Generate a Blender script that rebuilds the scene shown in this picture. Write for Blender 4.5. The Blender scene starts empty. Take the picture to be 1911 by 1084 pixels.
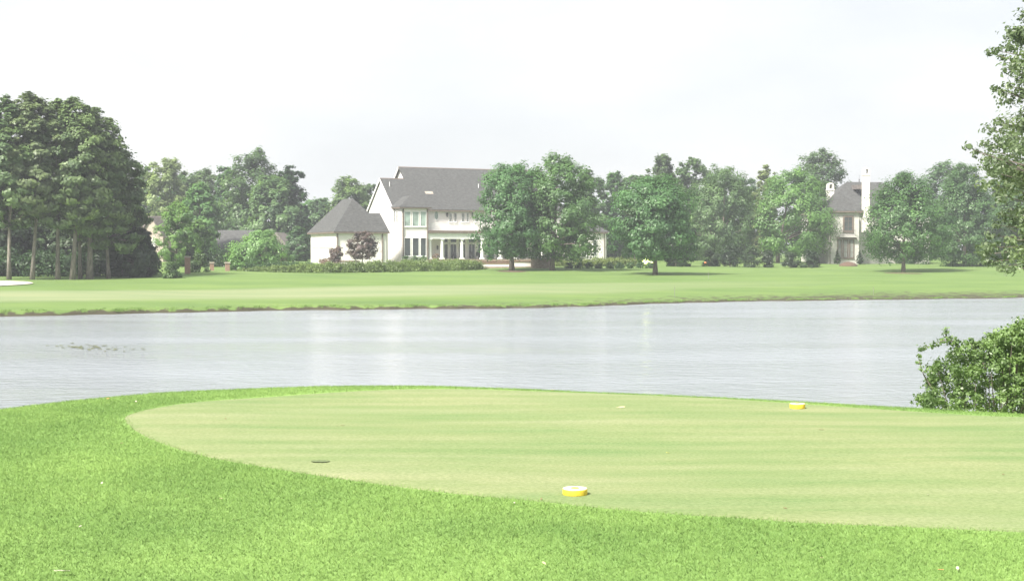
import bpy, math, random
import numpy as np
from mathutils import Vector, Matrix
R = math.radians
S = bpy.context.scene
COL = S.collection

# ------------------------------------------------------------------ camera, sky, sun, exposure
F, CX, CY = 2490.0, 955.5, 542.0          # focal length and centre in photograph pixels
HC = 3.2                                   # lens above the lake surface
PITCH = math.atan(72.0 / F)
cam = bpy.data.cameras.new('camera'); co = bpy.data.objects.new('camera', cam); COL.objects.link(co)
co.location = (0, 0, HC); co.rotation_euler = (math.pi/2 - PITCH, 0, 0)
cam.sensor_width = 36; cam.lens = 36*F/1911; cam.clip_start = .1; cam.clip_end = 3000
S.camera = co

SUN_EL, SUN_AZ = R(46), R(-138)            # azimuth clockwise from +Y: the sun stands to the left, a little behind the lens
W = bpy.data.worlds.new('World'); S.world = W; W.use_nodes = True
nt = W.node_tree; nt.nodes.clear()
sky = nt.nodes.new('ShaderNodeTexSky'); sky.sky_type = 'NISHITA'; sky.sun_disc = False
sky.sun_elevation = SUN_EL; sky.sun_rotation = SUN_AZ; sky.dust_density = 3; sky.air_density = 1.2
bg1 = nt.nodes.new('ShaderNodeBackground'); bg1.inputs[1].default_value = .05
nt.links.new(sky.outputs[0], bg1.inputs[0])
tc = nt.nodes.new('ShaderNodeTexCoord'); mp = nt.nodes.new('ShaderNodeMapping'); mp.inputs['Scale'].default_value = (1, 1, 3)
nz = nt.nodes.new('ShaderNodeTexNoise'); nz.inputs['Scale'].default_value = 2.8; nz.inputs['Detail'].default_value = 7
nt.links.new(tc.outputs['Generated'], mp.inputs[0]); nt.links.new(mp.outputs[0], nz.inputs[0])
rp = nt.nodes.new('ShaderNodeValToRGB')
rp.color_ramp.elements[0].position = .36; rp.color_ramp.elements[0].color = (.432, .442, .456, 1)
rp.color_ramp.elements[1].position = .66; rp.color_ramp.elements[1].color = (.535, .535, .54, 1)
nt.links.new(nz.outputs[0], rp.inputs[0])
bg2 = nt.nodes.new('ShaderNodeBackground'); bg2.inputs[1].default_value = .465   # thin even cloud cover
nt.links.new(rp.outputs[0], bg2.inputs[0])
mx = nt.nodes.new('ShaderNodeMixShader'); mx.inputs[0].default_value = .88
nt.links.new(bg1.outputs[0], mx.inputs[1]); nt.links.new(bg2.outputs[0], mx.inputs[2])
wo = nt.nodes.new('ShaderNodeOutputWorld'); nt.links.new(mx.outputs[0], wo.inputs[0])

sl = bpy.data.lights.new('sun', 'SUN'); sl.energy = 2.4; sl.angle = R(11); sl.color = (1, .95, .86)
so = bpy.data.objects.new('sun', sl); COL.objects.link(so)
sdir = Vector((math.sin(SUN_AZ)*math.cos(SUN_EL), math.cos(SUN_AZ)*math.cos(SUN_EL), math.sin(SUN_EL)))
so.rotation_euler = sdir.to_track_quat('Z', 'Y').to_euler(); so.location = (-60, -40, 80)

S.view_settings.view_transform = 'Standard'; S.view_settings.look = 'None'
S.view_settings.gamma = 1; S.view_settings.exposure = 2.2
S.render.engine = 'CYCLES'; S.cycles.use_denoising = True
S.cycles.max_bounces = 9; S.cycles.diffuse_bounces = 5; S.cycles.transparent_max_bounces = 6
S.cycles.volume_bounces = 0; S.cycles.transmission_bounces = 6

# ------------------------------------------------------------------ rays and terrain
def ray(x, y):
    dx, dz = (x-CX)/F, -(y-CY)/F
    c, s = math.cos(PITCH), math.sin(PITCH)
    return Vector((dx, c + dz*s, -s + dz*c))
def at_z(x, y, z): d = ray(x, y); return Vector((0, 0, HC)) + d*((z-HC)/d.z)
def at_y(x, y, Y): d = ray(x, y); return Vector((0, 0, HC)) + d*(Y/d.y)

far_px = [(0, 591), (130, 588), (256, 585.5), (430, 581), (560, 579), (700, 577.5), (850, 576.5), (1000, 575), (1100, 571.5), (1200, 568),
          (1300, 564.5), (1400, 562.5), (1600, 560), (1750, 558), (1911, 555.5)]
fp = [at_z(x, y, 0) for x, y in far_px]
FX = np.array([-420, -120, -60] + [p.x for p in fp] + [70, 140, 420]); FY = np.array([78, 70, 66.5] + [p.y for p in fp] + [102, 118, 150])
def Yfar(X): return np.interp(X, FX, FY) + .25*np.sin(np.asarray(X)*.9) + .18*np.sin(np.asarray(X)*2.3+1) + .1*np.sin(np.asarray(X)*5.1+2)
ZT = 1.6                                   # level of the tee
rim_px = [(0, 760), (130, 745), (300, 728), (400, 722.5), (500, 719.5), (600, 717.5), (800, 718.5), (1000, 722.5), (1200, 730.5), (1400, 741), (1500, 746), (1700, 756), (1911, 770)]
rp_ = [at_z(x, y, ZT) for x, y in rim_px]
RX = np.array([-420, -60, -14] + [p.x for p in rp_] + [8, 11.3, 13.2, 16, 60, 420]); RY = np.array([-30, -8, 8] + [p.y for p in rp_] + [12.6, 13.2, 33, 36, 30, 10])
def Yrim(X): return np.interp(X, RX, RY)
def gz(X, Y):
    X = np.asarray(X, float); Y = np.asarray(Y, float)
    d = Y - Yfar(X)
    bank = np.clip(.17 - .004*(X), .07, .30)
    zf = np.where(d < 0, np.maximum(d*.5, -1.2), bank*np.clip(d/.35, 0, 1)**.6 + .0165*np.clip(d-.2, 0, 106) + .002*np.clip(d-106, 0, 400))
    und = .10*np.sin(X*.11+.5)*np.sin(Y*.09) + .06*np.sin(X*.23+Y*.17)
    zf = zf + und*np.clip((d-4)/15, 0, 1)
    e = Y - Yrim(X)
    zn = ZT - np.where(e > -.25, .42*(np.sqrt((e+.25)**2+.02)-.14), 0) + .012*np.sin(X*1.3)*np.sin(Y*1.1)
    zn = np.where(X > 10.5, zn - .5*np.clip((X-10.5)/2, 0, 1)*(e < 0), zn)
    zn = np.maximum(zn, -1.2)
    return np.maximum(zn, zf)
def g1(x, y): return float(gz(x, y))
def on_ground(x, y):
    d = ray(x, y); o = Vector((0, 0, HC)); t0 = 58.0
    p = o + d*t0
    while t0 < 400:
        p = o + d*t0
        if p.z <= g1(p.x, p.y): break
        t0 += .25
    return Vector((p.x, p.y, g1(p.x, p.y)))
def ground_at(x, Y): X = (x-CX)/F*Y; return Vector((X, Y, g1(X, Y)))

# ------------------------------------------------------------------ object helpers
def tag(o, label=None, cat=None, group=None, kind=None):
    if label: o['label'] = label
    if cat: o['category'] = cat
    if group: o['group'] = group
    if kind: o['kind'] = kind
    return o
def empty(name, loc=(0, 0, 0), rz=0, **kw):
    o = bpy.data.objects.new(name, None); COL.objects.link(o); o.location = loc; o.rotation_euler = (0, 0, rz)
    o.empty_display_size = .3
    return tag(o, **kw)
def link(name, me, parent=None, **kw):
    o = bpy.data.objects.new(name, me); COL.objects.link(o)
    if parent: o.parent = parent
    return tag(o, **kw)
class MB:
    """collects vertices and faces of one mesh"""
    def __init__(s): s.v = []; s.f = []
    def poly(s, vs, fs):
        n = len(s.v); s.v += [tuple(p) for p in vs]; s.f += [tuple(i+n for i in f) for f in fs]; return s
    def box(s, x0, x1, y0, y1, z0, z1):
        x0, x1 = min(x0, x1), max(x0, x1); y0, y1 = min(y0, y1), max(y0, y1); z0, z1 = min(z0, z1), max(z0, z1)
        return s.poly([(x0, y0, z0), (x1, y0, z0), (x1, y1, z0), (x0, y1, z0), (x0, y0, z1), (x1, y0, z1), (x1, y1, z1), (x0, y1, z1)],
               [(0, 3, 2, 1), (4, 5, 6, 7), (0, 1, 5, 4), (1, 2, 6, 5), (2, 3, 7, 6), (3, 0, 4, 7)])
    def prism(s, pts, u0, u1):            # outline in (v, z) pushed along u
        n = len(pts)
        return s.poly([(u0, a, b) for a, b in pts] + [(u1, a, b) for a, b in pts],
               [tuple(range(n))[::-1], tuple(range(n, 2*n))] + [(i, (i+1) % n, n+(i+1) % n, n+i) for i in range(n)])
    def slab(s, pts, th):                 # flat outline thickened upwards
        a, b, c = Vector(pts[0]), Vector(pts[1]), Vector(pts[2])
        n = (b-a).cross(c-a).normalized()
        if n.z < 0: n = -n
        k = len(pts); top = [Vector(p)+n*th for p in pts]
        return s.poly(list(pts)+top, [tuple(range(k))[::-1], tuple(range(k, 2*k))] + [(i, (i+1) % k, k+(i+1) % k, k+i) for i in range(k)])
    def tube(s, pts, rad, n=8, cap=True):
        pts = [Vector(p) for p in pts]; base = len(s.v); prev = None
        for i, p in enumerate(pts):
            t = (pts[min(i+1, len(pts)-1)]-pts[max(i-1, 0)]).normalized()
            if prev is None: a = t.orthogonal().normalized()
            else: a = (prev - t*prev.dot(t)).normalized()
            prev = a; b = t.cross(a)
            for k in range(n):
                an = 2*math.pi*k/n; s.v.append(tuple(p + (a*math.cos(an)+b*math.sin(an))*rad[i]))
        for i in range(len(pts)-1):
            for k in range(n):
                q = base+i*n; s.f.append((q+k, q+(k+1) % n, q+n+(k+1) % n, q+n+k))
        if cap:
            s.f.append(tuple(range(base, base+n))[::-1]); e = base+(len(pts)-1)*n; s.f.append(tuple(range(e, e+n)))
        return s
    def lathe(s, prof, n=24, c=(0, 0)):   # (radius, z) from bottom to top, closed
        base = len(s.v)
        for r, z in prof:
            for k in range(n): an = 2*math.pi*k/n; s.v.append((c[0]+r*math.cos(an), c[1]+r*math.sin(an), z))
        for i in range(len(prof)-1):
            for k in range(n): q = base+i*n; s.f.append((q+k, q+(k+1) % n, q+n+(k+1) % n, q+n+k))
        s.f.append(tuple(range(base, base+n))[::-1]); e = base+(len(prof)-1)*n; s.f.append(tuple(range(e, e+n)))
        return s
    def mesh(s, name, mat, smooth=False):
        me = bpy.data.meshes.new(name); me.from_pydata(s.v, [], s.f); me.update()
        if mat: me.materials.append(mat)
        if smooth: me.polygons.foreach_set('use_smooth', [True]*len(me.polygons))
        return me
    def build(s, name, mat, parent=None, smooth=False, **kw):
        return link(name, s.mesh(name, mat, smooth), parent, **kw)
def np_mesh(name, V, Fc, mat, tone=None, smooth=False):
    """V (n,3), Fc (m,k) arrays -> mesh, tone: one float for each face"""
    me = bpy.data.meshes.new(name); m, k = Fc.shape
    me.vertices.add(len(V)); me.vertices.foreach_set('co', V.astype(np.float32).ravel())
    me.loops.add(m*k); me.loops.foreach_set('vertex_index', Fc.astype(np.int32).ravel())
    me.polygons.add(m); me.polygons.foreach_set('loop_start', np.arange(0, m*k, k, dtype=np.int32))
    if tone is not None:
        a = me.attributes.new('tone', 'FLOAT', 'FACE'); a.data.foreach_set('value', tone.astype(np.float32))
    if smooth: me.polygons.foreach_set('use_smooth', np.ones(m, bool))
    me.update(calc_edges=True)
    if mat: me.materials.append(mat)
    return me

# ------------------------------------------------------------------ materials
def mat(name):
    m = bpy.data.materials.new(name); m.use_nodes = True; t = m.node_tree; t.nodes.clear()
    o = t.nodes.new('ShaderNodeOutputMaterial'); return m, t, o
def N(t, k, **inp):
    n = t.nodes.new(k)
    for a, b in inp.items():
        key = a.replace('_', ' ')
        if key in n.inputs: n.inputs[key].default_value = b
        else: setattr(n, a, b)
    return n
def world_noise(t, scale, vec=(1, 1, 1), detail=5, rough=.55):
    g = N(t, 'ShaderNodeNewGeometry'); mp = N(t, 'ShaderNodeMapping'); mp.inputs['Scale'].default_value = vec
    n = N(t, 'ShaderNodeTexNoise', Scale=scale, Detail=detail, Roughness=rough)
    t.links.new(g.outputs['Position'], mp.inputs[0]); t.links.new(mp.outputs[0], n.inputs[0]); return n
def ramp(t, src, stops):
    r = N(t, 'ShaderNodeValToRGB'); e = r.color_ramp.elements
    while len(e) < len(stops): e.new(.5)
    for i, (p, c) in enumerate(stops): e[i].position = p; e[i].color = (*c, 1)
    t.links.new(src, r.inputs[0]); return r
def mix(t, a, b, fac, mode='MIX'):
    m = N(t, 'ShaderNodeMix', data_type='RGBA', blend_type=mode)
    for sock, val in ((m.inputs[6], a), (m.inputs[7], b), (m.inputs[0], fac)):
        if hasattr(val, 'links'): t.links.new(val, sock)
        else: sock.default_value = (*val, 1) if isinstance(val, tuple) else val
    return m.outputs[2]
def plain(name, a, b, scale=6, vec=(1, 1, 1), rough=.85, bump=0., detail=5):
    m, t, o = mat(name); p = N(t, 'ShaderNodeBsdfPrincipled', Roughness=rough)
    n = world_noise(t, scale, vec, detail); r = ramp(t, n.outputs[0], [(.3, a), (.7, b)])
    t.links.new(r.outputs[0], p.inputs['Base Color'])
    if bump:
        bu = N(t, 'ShaderNodeBump', Strength=.6, Distance=bump); t.links.new(n.outputs[0], bu.inputs['Height']); t.links.new(bu.outputs[0], p.inputs['Normal'])
    t.links.new(p.outputs[0], o.inputs[0]); return m
def leaf_mat(name, dark, light, trans=.48, gloss=.03):
    dark = tuple(k*q for k, q in zip(dark, (1.9, 2.0, 2.1))); light = tuple(k*q for k, q in zip(light, (1.8, 1.95, 2.0)))
    m, t, o = mat(name)
    a = N(t, 'ShaderNodeAttribute', attribute_name='tone')
    r = ramp(t, a.outputs['Fac'], [(0, dark), (1, light)])
    n = world_noise(t, .35, detail=3); v = ramp(t, n.outputs[0], [(.3, (.78, .80, .82)), (.7, (1.18, 1.15, 1.05))])
    oi = N(t, 'ShaderNodeObjectInfo')
    c = mix(t, r.outputs[0], v.outputs[0], 1., 'MULTIPLY')
    hs = N(t, 'ShaderNodeHueSaturation'); t.links.new(c, hs.inputs['Color'])     # every tree a slightly different green
    for sock, lo_, hi_, mul in (('Hue', .470, .502, 1.), ('Saturation', .92, 1.08, 7.3), ('Value', .90, 1.22, 13.7)):
        mm = N(t, 'ShaderNodeMath', operation='MULTIPLY'); mm.inputs[1].default_value = mul; t.links.new(oi.outputs['Random'], mm.inputs[0])
        fr = N(t, 'ShaderNodeMath', operation='FRACT'); t.links.new(mm.outputs[0], fr.inputs[0])
        mr = N(t, 'ShaderNodeMapRange'); mr.inputs[3].default_value = lo_; mr.inputs[4].default_value = hi_; t.links.new(fr.outputs[0], mr.inputs[0]); t.links.new(mr.outputs[0], hs.inputs[sock])
    c = hs.outputs[0]
    d = N(t, 'ShaderNodeBsdfDiffuse'); tr = N(t, 'ShaderNodeBsdfTranslucent'); g = N(t, 'ShaderNodeBsdfGlossy', Roughness=.45)
    t.links.new(c, d.inputs[0]); c2 = mix(t, c, (1.0, 1.05, .55), 1., 'MULTIPLY'); t.links.new(c2, tr.inputs[0])
    m1 = N(t, 'ShaderNodeMixShader'); m1.inputs[0].default_value = trans; t.links.new(d.outputs[0], m1.inputs[1]); t.links.new(tr.outputs[0], m1.inputs[2])
    m2 = N(t, 'ShaderNodeMixShader'); m2.inputs[0].default_value = gloss; t.links.new(m1.outputs[0], m2.inputs[1]); t.links.new(g.outputs[0], m2.inputs[2])
    t.links.new(m2.outputs[0], o.inputs[0]); return m
M = {}
M['bark'] = plain('bark', (.10, .085, .07), (.22, .19, .16), 9, (1, 1, .25), .95, .03)
M['pine_bark'] = plain('pine_bark', (.10, .09, .078), (.26, .235, .20), 7, (1, 1, .3), .95, .04)
M['oak'] = leaf_mat('oak_leaves', (.030, .065, .026), (.075, .145, .048))
M['oak_near'] = leaf_mat('oak_leaves_near', (.046, .072, .034), (.110, .155, .068), .45, .04)
M['pine'] = leaf_mat('pine_needles', (.036, .062, .028), (.100, .145, .056), .35)
M['broad'] = leaf_mat('broad_leaves', (.034, .068, .032), (.085, .150, .055))
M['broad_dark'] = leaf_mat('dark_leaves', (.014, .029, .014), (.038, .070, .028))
M['bright'] = leaf_mat('bright_leaves', (.045, .095, .032), (.11, .20, .06))
M['pale'] = leaf_mat('pale_leaves', (.085, .12, .05), (.18, .24, .10))
M['hedge'] = leaf_mat('hedge_leaves', (.042, .068, .021), (.12, .165, .05))
M['hedge_dark'] = leaf_mat('dark_hedge_leaves', (.026, .055, .024), (.07, .12, .045))
M['bush'] = leaf_mat('bush_leaves', (.036, .078, .022), (.120, .205, .062), .42, .04)
M['purple'] = leaf_mat('purple_leaves', (.06, .045, .045), (.14, .10, .085))
M['red'] = leaf_mat('red_leaves', (.085, .055, .045), (.17, .12, .085))
M['flower'] = leaf_mat('white_petals', (.6, .6, .35), (.85, .84, .70), .2)
M['white_wall'] = plain('white_painted_brick', (.77, .73, .70), (.84, .81, .78), 1.5, (1, 1, 2.5), .8, .01)
M['white_trim'] = plain('white_trim', (.74, .74, .725), (.80, .80, .785), 2, rough=.6)
M['cream_wall'] = plain('cream_stone', (.44, .425, .395), (.57, .555, .52), 2.2, (1, 1, 2), .9, .02)
M['chimney'] = plain('pale_chimney_stone', (.60, .57, .54), (.70, .675, .645), 3, (1, 1, 2), .9, .02)
M['gutter'] = plain('bronze_gutter', (.13, .10, .085), (.19, .15, .12), 3, rough=.5)
M['brick'] = plain('brick_wall', (.19, .11, .08), (.33, .225, .17), 9, (1, 1, 2.5), .9, .02)
M['tan_wall'] = plain('tan_wall', (.30, .26, .22), (.40, .35, .30), 2, rough=.9)
M['stone'] = plain('rough_stone', (.18, .14, .11), (.36, .29, .23), 4, (1, 1, 2), .9, .04)
M['sand'] = plain('bunker_sand', (.50, .46, .39), (.60, .555, .48), 3, rough=.95, bump=.02)
M['mulch'] = plain('bark_mulch', (.07, .042, .03), (.14, .09, .06), 6, rough=.95, bump=.03)
M['metal_dark'] = plain('dark_iron', (.045, .045, .045), (.08, .08, .075), 4, rough=.5)
M['pipe'] = plain('white_pipe', (.66, .66, .66), (.76, .76, .76), 4, rough=.5)
M['wood_top'] = plain('pale_cut_wood', (.54, .45, .36), (.66, .58, .48), 30, (1, 1, 1), .8)
M['curtain'] = plain('pale_curtain', (.45, .52, .50), (.60, .66, .64), 3, (8, 8, .4), .9)
M['orange'] = plain('orange_plastic', (.75, .22, .08), (.85, .30, .12), 4)
M['grey_stake'] = plain('grey_stake', (.16, .155, .145), (.24, .235, .225), 8)
def shingles(name, a, b):
    m, t, o = mat(name); p = N(t, 'ShaderNodeBsdfPrincipled', Roughness=.9)
    n = world_noise(t, 2.6, (1, 1, 2.2), 8, .8); r = ramp(t, n.outputs[0], [(.36, a), (.64, b)])
    g = N(t, 'ShaderNodeNewGeometry'); mp = N(t, 'ShaderNodeMapping'); mp.inputs['Scale'].default_value = (0, 0, 1)
    w = N(t, 'ShaderNodeTexWave', Scale=1.9, Distortion=.6, bands_direction='Z', wave_profile='SAW')
    t.links.new(g.outputs['Position'], mp.inputs[0]); t.links.new(mp.outputs[0], w.inputs[0])
    wr = ramp(t, w.outputs['Fac'], [(0, (.8, .8, .8)), (.35, (1, 1, 1))])
    c = mix(t, r.outputs[0], wr.outputs[0], .55, 'MULTIPLY'); t.links.new(c, p.inputs['Base Color'])
    bu = N(t, 'ShaderNodeBump', Strength=.7, Distance=.04); t.links.new(n.outputs[0], bu.inputs['Height']); t.links.new(bu.outputs[0], p.inputs['Normal'])
    t.links.new(p.outputs[0], o.inputs[0]); return m
M['roof'] = shingles('grey_shingles', (.033, .034, .034), (.100, .102, .100))
M['roof_brown'] = shingles('brown_shingles', (.10, .087, .08), (.175, .152, .14))
def glass(name, c, rough=.05):
    m, t, o = mat(name); p = N(t, 'ShaderNodeBsdfPrincipled', Roughness=rough, IOR=1.5)
    n = world_noise(t, .9, detail=3); r = ramp(t, n.outputs[0], [(.35, tuple(k*.7 for k in c)), (.65, tuple(k*1.3 for k in c))])
    t.links.new(r.outputs[0], p.inputs['Base Color']); t.links.new(p.outputs[0], o.inputs[0]); return m
M['glass'] = glass('dark_window_glass', (.05, .062, .06))
M['glass_blind'] = glass('window_glass_with_green_blind', (.30, .38, .34), .15)
M['glass_grey'] = glass('grey_window_glass', (.24, .25, .23), .15)
def paint(name, c, c2):
    m, t, o = mat(name); p = N(t, 'ShaderNodeBsdfPrincipled', Roughness=.55)
    n = world_noise(t, 60, (1, 1, .6), 6); r = ramp(t, n.outputs[0], [(.32, c2), (.5, c)])
    t.links.new(r.outputs[0], p.inputs['Base Color']); t.links.new(p.outputs[0], o.inputs[0]); return m
M['yellow'] = paint('chipped_yellow_paint', (.64, .48, .04), (.52, .37, .03))

# turf --------------------------------------------------------------
def turf_colour(t, base, spread=1.0):
    """mottled lawn colour from world-space noise"""
    n1 = world_noise(t, .55, detail=6, rough=.6); n2 = world_noise(t, 14, detail=5, rough=.7)
    a = tuple(k*(1-.22*spread) for k in base); b = (base[0]*(1+.22*spread), base[1]*(1+.10*spread), base[2]*(1+.12*spread))
    c1 = ramp(t, n1.outputs[0], [(.32, a), (.68, b)])
    c2 = ramp(t, n2.outputs[0], [(.25, (.82, .85, .82)), (.75, (1.16, 1.14, 1.16))])
    return mix(t, c1.outputs[0], c2.outputs[0], .8, 'MULTIPLY'), n2
ROUGH = (.184, .316, .090); FAIR = (.198, .240, .122); TEE = (.200, .238, .112); FAR = (.116, .194, .058)
def ground_mat():
    m, t, o = mat('lawn'); p = N(t, 'ShaderNodeBsdfPrincipled', Roughness=.95); p.inputs['Specular IOR Level'].default_value = .15
    c, n2 = turf_colour(t, ROUGH)
    g = N(t, 'ShaderNodeNewGeometry'); sx = N(t, 'ShaderNodeSeparateXYZ'); t.links.new(g.outputs['Position'], sx.inputs[0])
    # the far lawn is a paler mix of grasses than the collar round the tee
    far = N(t, 'ShaderNodeMapRange'); far.inputs[1].default_value = 30; far.inputs[2].default_value = 60; t.links.new(sx.outputs['Y'], far.inputs[0])
    nf = world_noise(t, .10, (1, 2.5, 1), 6, .6); cf = ramp(t, nf.outputs[0], [(.3, tuple(k*.82 for k in FAR)), (.7, (FAR[0]*1.28, FAR[1]*1.12, FAR[2]*1.1))])
    c = mix(t, c, cf.outputs[0], far.outputs[0])
    # bare wet earth at the water's edge
    ne = world_noise(t, 1.6, detail=5); th = N(t, 'ShaderNodeMath', operation='MULTIPLY_ADD'); th.inputs[1].default_value = .62; th.inputs[2].default_value = -.15; t.links.new(ne.outputs[0], th.inputs[0])
    su = N(t, 'ShaderNodeMath', operation='SUBTRACT'); t.links.new(th.outputs[0], su.inputs[0]); t.links.new(sx.outputs['Z'], su.inputs[1])
    er = N(t, 'ShaderNodeMapRange'); er.inputs[1].default_value = -.02; er.inputs[2].default_value = .05; t.links.new(su.outputs[0], er.inputs[0])
    em = N(t, 'ShaderNodeMath', operation='MULTIPLY'); t.links.new(er.outputs[0], em.inputs[0]); t.links.new(far.outputs[0], em.inputs[1])
    c = mix(t, c, (.062, .058, .038), em.outputs[0])
    t.links.new(c, p.inputs['Base Color'])
    bu = N(t, 'ShaderNodeBump', Strength=.5, Distance=.03); t.links.new(n2.outputs[0], bu.inputs['Height']); t.links.new(bu.outputs[0], p.inputs['Normal'])
    t.links.new(p.outputs[0], o.inputs[0]); return m
def tee_colour(t):
    n = world_noise(t, 1.0, (.34, 2.1, 1), 7, .68); n2 = world_noise(t, .5, (1, 1.4, 1), 4); n3 = world_noise(t, 40, detail=4, rough=.7)
    a = ramp(t, n.outputs[0], [(.30, (TEE[0]*.76, TEE[1]*.90, TEE[2]*.80)), (.5, TEE), (.70, (TEE[0]*1.15, TEE[1]*1.08, TEE[2]*1.22))])
    b = ramp(t, n2.outputs[0], [(.35, (.84, .93, .84)), (.7, (1.12, 1.04, 1.1))])
    d = ramp(t, n3.outputs[0], [(.3, (.66, .74, .64)), (.7, (1.26, 1.22, 1.26))])
    g = N(t, 'ShaderNodeNewGeometry'); w = N(t, 'ShaderNodeTexWave', Scale=.62, Distortion=1.6, Detail=3, bands_direction='Y'); w.inputs['Detail Scale'].default_value = 1.2; t.links.new(g.outputs['Position'], w.inputs[0])
    wb = ramp(t, w.outputs['Fac'], [(.2, (.955, .975, .95)), (.8, (1.045, 1.02, 1.05))])
    c = mix(t, mix(t, a.outputs[0], b.outputs[0], .7, 'MULTIPLY'), wb.outputs[0], 1., 'MULTIPLY')
    return mix(t, c, d.outputs[0], .8, 'MULTIPLY'), n3
def tee_mat():
    m, t, o = mat('tee_turf'); p = N(t, 'ShaderNodeBsdfPrincipled', Roughness=.95); p.inputs['Specular IOR Level'].default_value = .1
    c, n3 = tee_colour(t); t.links.new(c, p.inputs['Base Color'])
    bu = N(t, 'ShaderNodeBump', Strength=.5, Distance=.008); t.links.new(n3.outputs[0], bu.inputs['Height']); t.links.new(bu.outputs[0], p.inputs['Normal'])
    t.links.new(p.outputs[0], o.inputs[0]); return m
def blade_mat(name, kind):
    m, t, o = mat(name)
    if kind == 'tee': c, _ = tee_colour(t)
    else: c, _ = turf_colour(t, ROUGH)
    a = N(t, 'ShaderNodeAttribute', attribute_name='tone'); v = ramp(t, a.outputs['Fac'], [(0, (.84, .88, .84)), (.8, (1.08, 1.06, 1.06)), (1, (1.4, 1.15, 1.35))])
    c = mix(t, c, v.outputs[0], 1., 'MULTIPLY')
    d = N(t, 'ShaderNodeBsdfDiffuse'); tr = N(t, 'ShaderNodeBsdfTranslucent'); t.links.new(c, d.inputs[0]); t.links.new(c, tr.inputs[0])
    g = N(t, 'ShaderNodeNewGeometry'); va = N(t, 'ShaderNodeVectorMath', operation='ADD'); va.inputs[1].default_value = (0, 0, 1.1)
    vn = N(t, 'ShaderNodeVectorMath', operation='NORMALIZE'); t.links.new(g.outputs['Normal'], va.inputs[0]); t.links.new(va.outputs[0], vn.inputs[0])
    t.links.new(vn.outputs[0], d.inputs['Normal'])
    x = N(t, 'ShaderNodeMixShader'); x.inputs[0].default_value = .3; t.links.new(d.outputs[0], x.inputs[1]); t.links.new(tr.outputs[0], x.inputs[2]); t.links.new(x.outputs[0], o.inputs[0]); return m
def fairway_mat():
    m, t, o = mat('fairway_turf'); p = N(t, 'ShaderNodeBsdfPrincipled', Roughness=.95); p.inputs['Specular IOR Level'].default_value = .1
    n = world_noise(t, .12, (.5, 2.2, 1), 6, .6); c = ramp(t, n.outputs[0], [(.3, (FAIR[0]*.82, FAIR[1]*.9, FAIR[2]*.85)), (.7, (FAIR[0]*1.18, FAIR[1]*1.08, FAIR[2]*1.15))])
    nf = world_noise(t, .10, (1, 2.5, 1), 6, .6); cf = ramp(t, nf.outputs[0], [(.3, tuple(k*.82 for k in FAR)), (.7, (FAR[0]*1.28, FAR[1]*1.12, FAR[2]*1.1))])
    a = N(t, 'ShaderNodeAttribute', attribute_name='tone'); t.links.new(mix(t, cf.outputs[0], c.outputs[0], a.outputs['Fac']), p.inputs['Base Color'])
    t.links.new(p.outputs[0], o.inputs[0]); return m
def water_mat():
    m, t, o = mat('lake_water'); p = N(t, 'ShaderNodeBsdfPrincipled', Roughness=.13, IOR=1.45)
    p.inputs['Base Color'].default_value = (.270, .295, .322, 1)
    n1 = world_noise(t, 1.7, (.75, 1.3, 1), 6, .65); n2 = world_noise(t, .12, (.35, 1.6, 1), 4); n3 = world_noise(t, 5, (.6, 1.5, 1), 3)
    ad = N(t, 'ShaderNodeMath', operation='MULTIPLY_ADD'); ad.inputs[1].default_value = .25; t.links.new(n3.outputs[0], ad.inputs[0]); t.links.new(n1.outputs[0], ad.inputs[2])
    st = N(t, 'ShaderNodeMapRange'); st.inputs[1].default_value = .3; st.inputs[2].default_value = .7; st.inputs[3].default_value = .55; st.inputs[4].default_value = 1.0; t.links.new(n2.outputs[0], st.inputs[0])
    bu = N(t, 'ShaderNodeBump', Distance=.16); t.links.new(st.outputs[0], bu.inputs['Strength'])
    rr = N(t, 'ShaderNodeMapRange'); rr.inputs[1].default_value = .35; rr.inputs[2].default_value = .65; rr.inputs[3].default_value = .07; rr.inputs[4].default_value = .2; t.links.new(n2.outputs[0], rr.inputs[0]); t.links.new(rr.outputs[0], p.inputs['Roughness']); t.links.new(ad.outputs[0], bu.inputs['Height']); t.links.new(bu.outputs[0], p.inputs['Normal'])
    t.links.new(p.outputs[0], o.inputs[0]); return m

# ------------------------------------------------------------------ ground, lake, tee, fairway, bunker
def grid_faces(nr, nc):
    i = np.arange(nr-1)[:, None]*nc + np.arange(nc-1)[None]; i = i.ravel()
    return np.stack([i, i+1, i+nc+1, i+nc], 1)
xs = np.sinh(np.linspace(-1, 1, 321)*5.2)/math.sinh(5.2)*400
e_rows = np.concatenate([[-60, -40, -25, -18], np.arange(-14, -1, .5), np.arange(-1, 1.6, .12), np.arange(1.6, 7, .6)])
d_rows = np.concatenate([np.arange(-4, -.5, .5), np.arange(-.5, 1, .08), np.arange(1, 10, .5), np.arange(10, 120, 1.5), np.arange(120, 200, 8), [220, 260, 330, 430]])
Yr, Yf = Yrim(xs), Yfar(xs)
rows = [Yr+e for e in e_rows]
a, b = rows[-1], Yf+d_rows[0]
rows += [a+(b-a)*k for k in np.linspace(0, 1, 8)[1:-1]] + [Yf+d for d in d_rows]
YY = np.stack(rows); XX = np.broadcast_to(xs, YY.shape); ZZ = gz(XX, YY)
V = np.stack([XX, YY, ZZ], -1).reshape(-1, 3)
link('ground', np_mesh('ground', V, grid_faces(*YY.shape), ground_mat(), smooth=True), kind='structure', label='green lawn around the lake and under the trees')

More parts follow.
